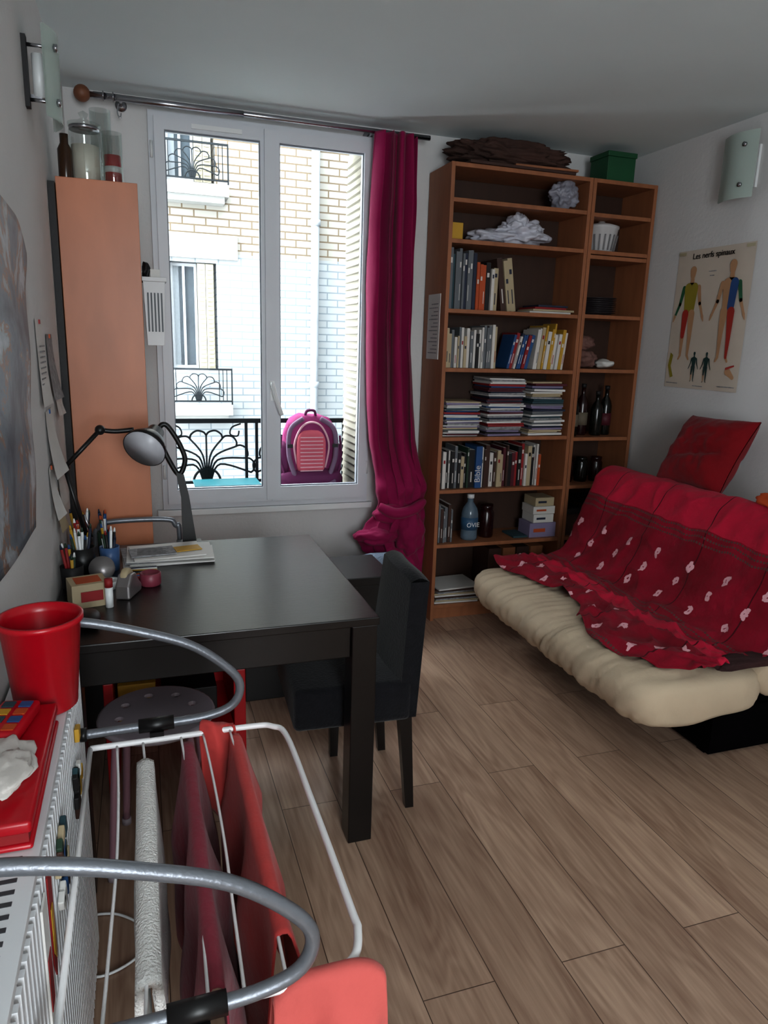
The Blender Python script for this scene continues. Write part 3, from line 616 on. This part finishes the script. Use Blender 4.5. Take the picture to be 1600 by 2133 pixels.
penpot(-.205,2.38,.04,.10,black,13,1,.16);penpot(-.222,2.62,.035,.09,black,9,2);penpot(-.125,2.44,.032,.08,M('blue_pot',(64,96,140),.4),8,3,.13);penpot(-.228,2.28,.034,.07,B['black'],10,5,.12);penpot(-.145,2.60,.026,.09,B['green'],7,8,.15)
o=O('small_carton');o.ob((-.175,2.13,zt+.035),(.10,.09,.07),B['cream'],(0,0,.25));o.ob((-.175,2.13,zt+.0705),(.07,.06,.001),B['orange'],(0,0,.25));o.ob((-.160,2.083,zt+.035),(.06,.002,.03),B['red'],(0,0,.25));o.done(bevel=.002)
o=O('tape_dispenser');sv=M('silver_plastic',(140,135,135),.3,.6)
pf=[(-.045,0),(.05,0),(.055,.02),(.03,.045),(.012,.07),(-.02,.072),(-.045,.04)]
o.prism([(TR(-.065,2.17,zt)@RZ(1.2)@Vector((a,-.022,b))) for a,b in pf],(RZ(1.2)@Vector((0,.044,0))),sv)
o.lathe((0,0,0),[(.012,-.012),(.027,-.012),(.027,.012),(.012,.012)],B['cream'],24,TR(-.068,2.17,zt+.058)@RZ(1.2)@RX(pi/2));o.done(bevel=.006)
o=O('pink_candle_pot');o.lathe((.0,2.25,zt),[(.028,0),(.032,.005),(.032,.04),(.028,.042),(.026,.03),(0,.03)],M('pink_wax',(130,54,70),.4));o.done()
o=O('round_tape_roll');o.lathe((-.125,2.26,zt),[(.02,0),(.036,0),(.036,.02),(.02,.02),(.02,0)],white);o.done()
o=O('round_mirror_box');o.lathe((-.145,2.32,zt+.042),[(0,-.01),(.038,-.01),(.04,0),(.038,.01),(0,.01)],sv,28,RX(1.1));o.done()
o=O('marker_pens')
for i in range(8):
    a=rnd.uniform(-.4,.4);x=-.05+.005*i+rnd.uniform(-.01,.01);y=2.31+.014*i;l=.045
    o.cyl((x-l,y-l*sin(a)*.4,zt+.006),(x+l,y+l*sin(a)*.4,zt+.006),.0055,PC[i%8],n=8)
o.done()
o=O('glue_stick');o.cyl((-.115,2.08,zt),(-.115,2.08,zt+.06),.011,white);o.cyl((-.115,2.08,zt+.06),(-.115,2.08,zt+.085),.0115,B['red']);o.done()
o=O('computer_mouse');o.blob((-.165,1.96,zt+.017),(.032,.055,.019),black,0,lev=3,flat=-.015);o.tube(spl([(-.165,2.01,zt+.006),(-.15,2.04,zt+.004),(-.2,2.06,zt+.004)]),.002,black,6);o.done()

# ------------------------------------------------------------ radiator
o=O('radiator');rw=M('radiator_white',(218,219,221),.35,var=.02);slot=M('slot_dark',(60,60,64),.7)
RX0,RX1,RY1,RZ0,RZ1,RYN=-.262,-.152,1.53,.12,.85,.30
o.box(RX0+.02,RX1-.006,RYN,RY1,RZ0,RZ1-.0125,rw)
o.box(RX0,RX1,RYN-.006,RY1+.006,RZ1-.012,RZ1,rw)
n=int((RY1-RYN)/.022)
for k in range(n):
    yy=RYN+.011+k*.022;o.box(RX1-.0059,RX1+.0015,yy-.006,yy+.006,RZ0+.02,RZ1-.03,rw)
for k in range(int((RY1-RYN)/.02)-1):
    yy=RYN+.02+k*.02;o.box(RX0+.02,RX1-.02,yy,yy+.008,RZ1-.0005,RZ1+.0005,slot)
for yy in (RYN+.1,RY1-.15): o.box(RX0-.007,RX0+.03,yy,yy+.05,.3,.7,rw)
o.cyl((-.2,RYN+.05,0),(-.2,RYN+.05,RZ0+.02),.01,rw);o.cyl((-.2,RY1-.05,0),(-.2,RY1-.05,RZ0+.02),.01,rw)
o.done(bevel=.0015)
o=O('fridge_magnets')
for k in range(12):
    for zz0,yy0 in ((.71,1.30),(.73,1.02)):
        o.ob((RX1+.0065,yy0+rnd.uniform(-.05,.05),zz0+rnd.uniform(-.06,.06)),(.009,rnd.uniform(.015,.035),rnd.uniform(.015,.035)),rnd.choice([B['green'],B['teal'],B['brown'],B['cream'],B['blue'],B['black'],B['yellow'],paper]),(rnd.uniform(-.5,.5),0,0))
o.done(bevel=.002)
o=O('ribbon_pendant');o.prism([(RX1+.002,.90,.80),(RX1+.002,.93,.80),(RX1+.002,.93,.66),(RX1+.002,.915,.63),(RX1+.002,.90,.66)],(.002,0,0),B['red']);o.prism([(RX1+.0045,.90,.75),(RX1+.0045,.915,.75),(RX1+.0045,.915,.66),(RX1+.0045,.90,.68)],(.001,0,0),B['yellow'])
o.box(RX1+.002,RX1+.005,.84,.875,.62,.80,paper);o.box(RX1+.005,RX1+.006,.845,.87,.64,.72,B['red']);o.done()
o=O('red_bucket');c_=(-.187,1.295,.8515);o.lathe(c_,[(.048,0),(.052,.004),(.066,.160),(.071,.163),(.071,.172),(.065,.172),(.062,.155),(.048,.008),(0,.008)],red,40);o.done()
o=O('red_book_box');o.box(-.262,-.165,.90,1.215,.8605,.8745,B['red']);bevbox(o,-.264,-.160,.895,1.22,.875,.893,red,.005);bevbox(o,-.264,-.160,.895,1.22,.8515,.86,red,.004);o.done()
o=O('pill_organizer');bevbox(o,-.03,.03,-.055,.055,0,.02,red,.006,TR(-.222,1.15,.8935)@RZ(-.2))
for i in range(2):
    for j in range(4):
        p_=TR(-.222,1.15,.8935)@RZ(-.2)@Vector((-.013+.026*i,-.036+.024*j,.0205));o.ob(p_,(.018,.017,.003),[B['yellow'],B['blue'],B['cream'],B['teal'],B['orange'],B['lilac']][(i*4+j*3)%6],(0,0,-.2))
o.done()
o=O('white_cloth');wc=M('white_cotton',(210,204,198),.9,var=.05,bump=.3)
o.blob((-.215,1.02,.905),(.044,.07,.012),wc,.15,1.6,3,4,flat=-.010);o.blob((-.20,.98,.918),(.03,.055,.010),wc,.15,1.6,8,4,flat=-.008);o.done()

# ------------------------------------------------------------ laundry rack hooked over the radiator
o=O('laundry_rack')
def loop(y,cx):
    P=[(-.263,y,.905),(-.25,y,.945),(-.19,y,.966),(-.12,y,.957),(-.03,y,.93),(.07,y,.89),(.14,y,.835),(.170,y,.79),(.156,y,.745),(.10,y,.724),(0,y,.720),(-.08,y,.719),(-.138,y,.718)]
    o.tube(spl(P,6),.0095,silver,12)
    o.cyl((-.1485,y,.718),(-.136,y,.718),.014,black,n=12)
    o.tube([(cx-.035,y,.7205),(cx+.035,y,.7215)],.0145,black,12);o.box(cx-.014,cx+.014,y-.016,y+.016,.688,.71,black)
loop(1.41,-.002);loop(.72,.03)
zf=.694;ya,yb_=1.395,.745
o.tube(spl([(-.13,ya,zf),(.02,ya,zf),(.19,ya,zf),(.235,ya-.012,zf),(.257,ya-.06,zf),(.259,1.10,zf),(.258,.85,zf),(.256,yb_+.06,zf),(.235,yb_+.015,zf),(.18,yb_,zf),(0,yb_,zf),(-.13,yb_,zf)],6),.0062,whitewire,10)
o.tube([(-.13,ya,zf),(-.13,yb_,zf)],.005,whitewire,8)
for x in (-.08,-.03,.045,.09,.145):
    o.tube(spl([(x,ya,zf),(x+.006,1.25,zf-.008),(x+.008,1.07,zf-.012),(x+.004,.9,zf-.008),(x,yb_,zf)],4),.0026,whitewire,6)
o.done()
def drape(o,T,L,zt_,lf,rt,mat,sp=.02,amp=.02,seed=0,nu=50,nv=60,taper=0,fr=9,low=0,gl=0,gr=0,sag=0):
    tot=lf+rt
    def g(u,v):
        a=L*u;s_=v*tot-lf
        if abs(s_)<.02: z=zt_+.004-(s_/.02)**2*.004;xx=s_*.5
        else:
            d=abs(s_)-.02;sg=1 if s_>0 else -1;z=zt_-d;k=min(1,d/.15);xx=sg*(.010+sp*k+(gr if sg>0 else gl)*d)
            xx+=amp*k*sin(fr*2*pi*u*(1+.1*sin(v*4))+seed+sg)+amp*.9*k*noise.noise((u*4+seed,v*5,seed))
            a+=taper*(d/max(lf,rt))*(u-.5)+.018*k*noise.noise((u*3,v*3,seed+5));z+=low*k*noise.noise((u*2,seed,sg*3))
        z-=sag*(2*u-1)**4
        return T@Vector((xx,a,z))
    o.grid(g,nu,nv,mat);return o
coral=M('coral_cotton',(190,64,60),.85,var=.08,bump=.25,bscale=40,sheen=.1);salmon=M('salmon_cotton',(198,92,86),.85,var=.07,bump=.35,bscale=30,sheen=.1);dpink=M('dark_pink_cotton',(134,38,56),.85,var=.12,bump=.35,bscale=40,sheen=.1);terry=M('white_terry',(236,234,230),.95,var=.05,bump=.8,bscale=260)
drape(O('white_towel'),TR(-.026,.80,0),.52,.690,.42,.38,terry,.006,.006,1,fr=1.2).done(solid=.014)
drape(O('dark_pink_garment'),TR(.056,.77,0),.60,.690,.44,.42,dpink,.012,.014,4,fr=2.4,low=.03,gr=.09,gl=-.01).done(solid=.003)
drape(O('coral_garment'),TR(.155,.83,0),.545,.690,.50,.46,coral,.014,.012,7,fr=1.8,low=.03,gr=.10,gl=-.02).done(solid=.003)
o=O('coral_scarf')
o.grid(lambda u,v:(.085+.07*u+.014*noise.noise((u*3,v*4,1)),1.395+(-.018 if v<.5 else .018)*min(1,abs(v-.5)*8)+.010*sin(u*8+v*4),.714-abs(v-.5)*.42+.010*sin(u*5+.5)),24,40,coral);o.done(solid=.003)
o=O('coral_shirt');drape(o,TR(.275,.745,0)@RZ(pi/2),.150,.702,.45,.14,salmon,.018,.018,9,fr=1.3,low=.03,taper=.05,sag=.026);o.done(solid=.004)

# ------------------------------------------------------------ left wall
o=O('laminated_wall_map')
gp=bpy.data.materials.new('laminated_print');gp.use_nodes=True;nt=gp.node_tree;b=nt.nodes['Principled BSDF']
tc=nt.nodes.new('ShaderNodeTexCoord');nz=nt.nodes.new('ShaderNodeTexNoise');nz.inputs['Scale'].default_value=5;nz.inputs['Detail'].default_value=10;nz.inputs['Roughness'].default_value=.6;nz.inputs['Distortion'].default_value=.6;nt.links.new(tc.outputs['Object'],nz.inputs['Vector'])
cr=nt.nodes.new('ShaderNodeValToRGB');nt.links.new(nz.outputs['Fac'],cr.inputs[0]);e=cr.color_ramp.elements;e[0].position=.38;e[0].color=(*lin((50,60,74)),1);e[1].position=.62;e[1].color=(*lin((176,182,188)),1)
k=e.new(.53);k.color=(*lin((140,92,52)),1);k=e.new(.50);k.color=(*lin((94,108,120)),1);k=e.new(.55);k.color=(*lin((136,144,150)),1)
nt.links.new(cr.outputs[0],b.inputs['Base Color']);b.inputs['Roughness'].default_value=.38;b.inputs['Specular IOR Level'].default_value=.4
def pg(u,v):
    y=1.25+(.62+.24*v)*u;z=1.04+.03*(1-u)+(.72+.02*(1-u))*v
    if u>.8 and v>.8: z-=.06*((u-.8)/.2)**2*((v-.8)/.2)
    return (XL+.003+.004*sin(u*pi)+.0025*(1+sin(v*16+u*5))+.006*u*(1-v),y,z)
o.grid(pg,40,40,gp)
o.done(solid=.001)
o=O('pinned_notes')
for k,(y,z,w_,h,m) in enumerate([(2.28,1.42,.16,.24,paper),(2.50,1.40,.15,.2,paperg),(2.36,1.18,.17,.20,paper),(2.60,1.30,.12,.12,paper),(2.30,1.04,.10,.16,paper),(2.52,1.05,.14,.2,paper),(2.40,.96,.09,.13,B['cream'])]):
    o.grid(lambda u,v,y=y,z=z,w_=w_,h=h,k=k:(XL+.003+.018*(1-v)**2*(.4+.6*((k*37)%5)/4)*(1+u),y-w_/2+w_*u,z-h/2+h*v),4,8,m)
    o.box(XL+.002,XL+.007,y-.006,y+.006,z+h/2-.012,z+h/2,B[['red','orange','blue'][k%3]])
for k in range(8): o.box(XL+.0075,XL+.0085,2.22,2.33,1.36+k*.015,1.364+k*.015,paperg)
o.done()
fg=frosted('frosted_glass',(184,198,190),.7)
def sconce(side,yc,zc,hw,hh,gap):
    o=O('wall_sconce');s_=1 if side<0 else -1;xw=XL if side<0 else XR
    def g(u,v): return (xw+s_*(gap+.03*sin(pi*u)),yc-hw+2*hw*u,zc-hh+2*hh*v)
    o.grid(g,12,4,fg);o.grid(lambda u,v:Vector(g(u,v))+Vector((s_*.005,0,0)),12,4,fg)
    for dz in (-hh*.6,hh*.6): o.cyl((xw,yc-hw*.5,zc+dz),(xw+s_*(gap+.03),yc-hw*.5,zc+dz),.005,steel);o.cyl((xw+s_*(gap+.026),yc-hw*.5,zc+dz),(xw+s_*(gap+.036),yc-hw*.5,zc+dz),.010,steel)
    o.box(min(xw,xw+s_*.012),max(xw,xw+s_*.012),yc-hw*.5-.015,yc-hw*.5+.015,zc-.09,zc+.09,B['black'] if side<0 else white)
    o.cyl((xw+s_*.035,yc,zc-.05),(xw+s_*.035,yc,zc+.06),.018,white);o.box(min(xw,xw+s_*.04),max(xw,xw+s_*.04),yc-.01,yc+.01,zc-.055,zc-.045,steel);o.done()
sconce(-1,2.45,2.205,.09,.115,.055);sconce(1,2.84,2.335,.10,.14,.055)

# ------------------------------------------------------------ anatomy poster
o=O('anatomy_poster');PY0,PY1,PZ0,PZ1=2.72,3.225,1.325,2.01;pw=PY1-PY0;ph=PZ1-PZ0
pc=M('poster_paper',(204,192,178),.6,var=.04)
o.grid(lambda u,v:(XR-.002-.004*(sin(u*7)+1)*.3,PY1-pw*u,PZ0+ph*v),10,4,pc)
ink=M('poster_ink',(24,24,26),.6)
def P(u,v,l=0): return Vector((XR-.0062-l*.0004,PY1-pw*u,PZ1-ph*v))
for d_ in (-.0006,.0006): o.text('Les nerfs spinaux',Matrix(((0,0,-1,XR-.0066),(-1,0,0,PY1-pw*.48+d_),(0,1,0,PZ1-ph*.065),(0,0,0,1))),.040,ink)
fc={n_:M('fig_'+n_,c__,.6,var=.05) for n_,c__ in dict(skin=(186,144,108),yel=(150,136,44),red=(168,48,38),blue=(40,76,130),green=(36,96,64),dk=(30,60,58)).items()}
def seg(a,b,ra,rb,m,l=0):
    A,Bv=Vector(a),Vector(b);d=(Bv-A).normalized();n_=Vector((-d.y,d.x));pts=[]
    for i in range(7): t=pi/2+pi*i/6;pts.append(A+(d*cos(t)+n_*sin(t))*ra)
    for i in range(7): t=-pi/2+pi*i/6;pts.append(Bv+(d*cos(t)+n_*sin(t))*rb)
    L=[P(0,0,l)+Vector((0,-p.x,-p.y)) for p in pts];o.add(L,[tuple(range(len(L)))],m)
def figure(cx,v0,h,cols):
    x=pw*cx;y=ph*v0;hs=h/7.6
    sk,a1,a2,l1,l2,t1,t2=cols
    seg((x,y+hs*.35),(x,y+hs*.72),hs*.36,hs*.28,sk,1);seg((x,y+hs),(x,y+hs*1.4),hs*.2,hs*.25,sk,0)
    seg((x-hs*.35,y+hs*1.6),(x+hs*.35,y+hs*1.6),hs*.3,hs*.3,sk,0)
    seg((x-hs*.36,y+hs*1.72),(x-hs*.24,y+hs*3.5),hs*.40,hs*.34,t1,1);seg((x+hs*.36,y+hs*1.72),(x+hs*.24,y+hs*3.5),hs*.40,hs*.34,t2,2)
    for s_,a,l in ((-1,a1,l1),(1,a2,l2)):
        seg((x+s_*hs*.85,y+hs*1.7),(x+s_*hs*1.15,y+hs*3.0),hs*.2,hs*.16,a,0);seg((x+s_*hs*1.15,y+hs*3.0),(x+s_*hs*1.6,y+hs*4.0),hs*.15,hs*.10,sk if s_>0 else a,0);seg((x+s_*hs*1.6,y+hs*4.0),(x+s_*hs*1.75,y+hs*4.4),hs*.13,hs*.05,sk,1)
        seg((x+s_*hs*.35,y+hs*3.8),(x+s_*hs*.42,y+hs*5.6),hs*.36,hs*.22,l,3);seg((x+s_*hs*.42,y+hs*5.6),(x+s_*hs*.42,y+hs*7.2),hs*.22,hs*.12,fc['skin'] if s_<0 else l,2);seg((x+s_*hs*.42,y+hs*7.2),(x+s_*hs*.6,y+hs*7.5),hs*.12,hs*.09,sk,1)
figure(.24,.115,ph*.68,(fc['skin'],fc['green'],fc['skin'],fc['red'],fc['skin'],fc['yel'],fc['yel']))
figure(.76,.10,ph*.70,(fc['skin'],fc['skin'],fc['green'],fc['skin'],fc['red'],fc['skin'],fc['blue']))
figure(.40,.73,ph*.22,(fc['dk'],)*7);figure(.57,.73,ph*.22,(fc['dk'],)*7)
o.add([P(*q_,1) for q_ in ((.05,.74),(.09,.76),(.07,.84),(.12,.92),(.08,.93),(.03,.84))],[tuple(range(6))],fc['yel'])
seg((pw*.86,ph*.86),(pw*.93,ph*.9),.018,.01,fc['skin'],1);seg((pw*.84,ph*.84),(pw*.93,ph*.82),.006,.004,fc['red'],2)
for a,b,v_ in ((.03,.2,.965),(.42,.56,.975),(.75,.97,.965),(.45,.55,.16),(.47,.53,.19)): o.add([P(a,v_,1),P(b,v_,1),P(b,v_+.006,1),P(a,v_+.006,1)],[(0,1,2,3)],paperg)
for u_,v_ in ((.06,.02),(.94,.02)): o.add([P(u_-.05,v_-.01,3),P(u_+.05,v_-.01,3),P(u_+.05,v_+.012,3),P(u_-.05,v_+.012,3)],[(0,1,2,3)],M('tape',(180,170,140),.4))
o.done(fixn=False)

# ------------------------------------------------------------ sofa bed
cream=M('cream_mattress',(192,174,150),.85,var=.05,bump=.35,bscale=18)
o=O('sofa_bed');SY0,SY1=1.77,3.12
prof=[(1.62,.225),(1.55,.265),(1.525,.33),(1.54,.385),(1.60,.415),(1.80,.42),(2.05,.41),(2.12,.36),(2.10,.25),(1.85,.225)]
def sweep(o,prof,y0,y1,mat,wr=.010,seed=0,n=110,end=.06):
    L=[Vector(p) for p in spl([(a,0,b) for a,b in prof],8,True)];c_=sum(L,Vector())/len(L);k=len(L);v=[]
    for j in range(n+1):
        t=j/n;y=y0+(y1-y0)*t;e_=min(t,1-t)*(y1-y0)
        s_=1 if e_>end else sqrt(max(0,1-(1-e_/end)**2))*.4+.6
        for p in L:
            q_=c_+(p-c_)*s_;d=(p-c_).normalized()
            wv_=wr*(noise.noise((p.x*3+seed,y*9,p.z*5))+.9*noise.noise((p.x*6+y*6,y*36+p.z*25,p.z*9+seed))+.6*noise.noise((p.x*4,y*60+p.z*40,seed)));q_=q_+d*wv_;v.append((q_.x,y,q_.z))
    f_=[(j*k+i,j*k+(i+1)%k,(j+1)*k+(i+1)%k,(j+1)*k+i) for j in range(n) for i in range(k)]+[tuple(range(k))[::-1],tuple(range(n*k,(n+1)*k))]
    o.add(v,f_,mat,True)
sweep(o,prof,SY0,SY1,cream,.011,end=.13)
bprof=[(2.06,.36),(2.20,.30),(2.42,.76),(2.40,.85),(2.33,.88),(2.26,.85),(2.13,.56)]
sweep(o,bprof,SY0,SY1-.02,cream,.008,5)
fr=M('dark_steel_frame',(6,5,6),.95,spec=.03)
o.box(1.72,2.25,SY0+.10,SY1-.08,.19,.215,fr)
o.box(1.98,2.42,SY0+.12,SY1-.12,.02,.189,fr)  # black box added in place of the shade under the sofa
for y in (SY0+.16,SY1-.2): o.box(2.0,2.04,y,y+.04,0,.02,fr);o.box(2.36,2.40,y,y+.04,0,.02,fr);o.box(2.34,2.38,y,y+.04,.19,.45,fr)
o.done()
o=O('red_sofa_throw');tm_=throwmat()
tp=[(1.55,.425),(1.62,.434),(1.80,.44),(1.95,.442),(2.04,.455),(2.10,.52),(2.16,.64),(2.22,.79),(2.27,.88),(2.335,.91),(2.41,.89),(2.435,.80)]
TPs=[Vector(p) for p in spl([(a,0,b) for a,b in tp],8)];sl_=[0]
for i in range(1,len(TPs)): sl_.append(sl_[-1]+(TPs[i]-TPs[i-1]).length)
TL=sl_[-1]
def at(d):
    d=max(0,min(TL,d))
    for i in range(1,len(sl_)):
        if sl_[i]>=d: t=(d-sl_[i-1])/(sl_[i]-sl_[i-1]);return TPs[i-1].lerp(TPs[i],t)
    return TPs[-1]
ed=[(1.72,1.80),(1.80,1.74),(1.88,1.67),(2.0,1.61),(2.13,1.59),(2.3,1.64),(2.45,1.735),(2.6,1.755),(2.8,1.70),(3.0,1.65),(3.2,1.68)]
def edge(y):
    for i in range(len(ed)-1):
        if ed[i][0]<=y<=ed[i+1][0]: t=(y-ed[i][0])/(ed[i+1][0]-ed[i][0]);t=t*t*(3-2*t);return ed[i][1]*(1-t)+ed[i+1][1]*t
    return ed[-1][1]
def ridge(a): return (1-abs(a)*2.2)**3 if abs(a)<.45 else 0
def tf(u,v):
    y=1.765+1.36*u;d0=edge(y)-1.55;d=d0+(TL-d0)*v
    p=at(d);x=p.x;seat=max(0,1-max(0,p.x-1.95)/.12)
    z=p.z+.012*abs(noise.noise((u*9,v*7,2)))+.020*max(0,noise.noise((u*12+v*9,v*10,5)))+.006*sin(pi*min(1,max(0,(x-1.6)/.4)))
    z+=seat*(.022*ridge(noise.noise((u*5+v*3,v*9-u*2,11)))+.016*ridge(noise.noise((u*8-v*4,v*14,17))))
    if seat<1: x-=.014*ridge(noise.noise((u*6,v*4,21)))*(1-seat)
    if v<.03: z-=.012*(1-v/.03)
    y+=.015*noise.noise((u*4,v*6,9))
    return (x,min(max(y,1.745),3.13),z)
o.grid(tf,150,130,tm_,uv=lambda u,v:(1.36*u,TL-(TL-(edge(1.765+1.36*u)-1.55))*(1-v)))
o.done(solid=.003)
o=O('folded_brown_blanket');o.blob((1.99,1.79,.452),(.17,.045,.018),M('brown_blanket',(52,22,22),.9,var=.3,bump=.5),.1,2,8,4,.8,flat=-.016);o.done()
rc=M('red_cushion',(124,8,20),.85,var=.12,bump=.35,bscale=26,sheen=.1,spec=.2)
def pillow(name,c_,R,w_,h_,t_,mat,seed):
    o=O(name);T=TR(*c_)@R
    for sg in (-1,1):
        def g(u,v,sg=sg):
            a,b=u*2-1,v*2-1;e_=(1-abs(a)**2.6)*(1-abs(b)**2.6)
            x=a*w_/2*(1-.07*(1-b*b));y=b*h_/2*(1-.07*(1-a*a))
            return T@Vector((x,y,sg*(t_/2*max(e_,0)**.5+.002)+(.022*noise.noise((a*2.5+seed,b*2.5,sg))+.014*noise.noise((a*6+seed,b*6,sg))-.03*exp(-((b+.15-.2*a)/.12)**2)*sg)*e_))
        o.grid(g,40,40,mat)
    return o.done()
def fr3(xa,ya):
    xa=Vector(xa).normalized();ya=Vector(ya);za=xa.cross(ya).normalized();ya=za.cross(xa)
    return Matrix(((xa.x,ya.x,za.x,0),(xa.y,ya.y,za.y,0),(xa.z,ya.z,za.z,0),(0,0,0,1)))
pillow('red_cushion',(2.495,2.66,1.045),fr3((0,-1,.03),(.17,.08,.29)),.42,.38,.19,rc,1)
q=O('orange_cushion');q.blob((2.35,2.07,.945),(.05,.10,.03),M('orange_cloth',(200,80,30),.85,bump=.3),.08,2,3,4,.7,flat=-.027);q.done()
q=O('power_cable');q.tube(spl([(-.24,1.68,.006),(-.18,1.54,.006),(-.08,1.56,.006),(-.05,1.64,.006),(-.12,1.72,.006),(-.20,1.74,.006)],8),.0035,white,6);q.done()

# ------------------------------------------------------------ camera
cd=bpy.data.cameras.new('camera');co=bpy.data.objects.new('camera',cd);bpy.context.collection.objects.link(co)
ya,pi_,ro=radians(18.91),radians(13.36),radians(1.80)
F=Vector((sin(ya)*cos(pi_),cos(ya)*cos(pi_),-sin(pi_)));R0=Vector((cos(ya),-sin(ya),0));U0=R0.cross(F)
Rv=cos(ro)*R0+sin(ro)*U0;Uv=-sin(ro)*R0+cos(ro)*U0
co.matrix_world=Matrix(((Rv.x,Uv.x,-F.x,0),(Rv.y,Uv.y,-F.y,0),(Rv.z,Uv.z,-F.z,1.5054),(0,0,0,1)))
cd.sensor_fit='HORIZONTAL';cd.sensor_width=36;cd.lens=36*1482.02/1600;cd.clip_start=.02
bpy.context.scene.camera=co

# ------------------------------------------------------------ light
sc_=bpy.context.scene
wd=bpy.data.worlds.new('overcast_sky');sc_.world=wd;wd.use_nodes=True;bg=wd.node_tree.nodes['Background'];bg.inputs[0].default_value=(.90,.96,1,1);bg.inputs[1].default_value=18.0
def portal(loc,rot,sx,sy):
    l=bpy.data.lights.new('sky_portal','AREA');l.shape='RECTANGLE';l.size=sx;l.size_y=sy;l.cycles.is_portal=True
    o=bpy.data.objects.new('sky_portal',l);o.location=loc;o.rotation_euler=rot;bpy.context.collection.objects.link(o)
portal((.62,4.1,1.57),(radians(-90),0,0),1.1,1.9)
portal(((FILL0+FILL1)/2,-2.1,1.65),(radians(90),0,0),FILL1-FILL0,1.5)
sc_.view_settings.view_transform='Standard';sc_.view_settings.exposure=.1;sc_.view_settings.gamma=.87
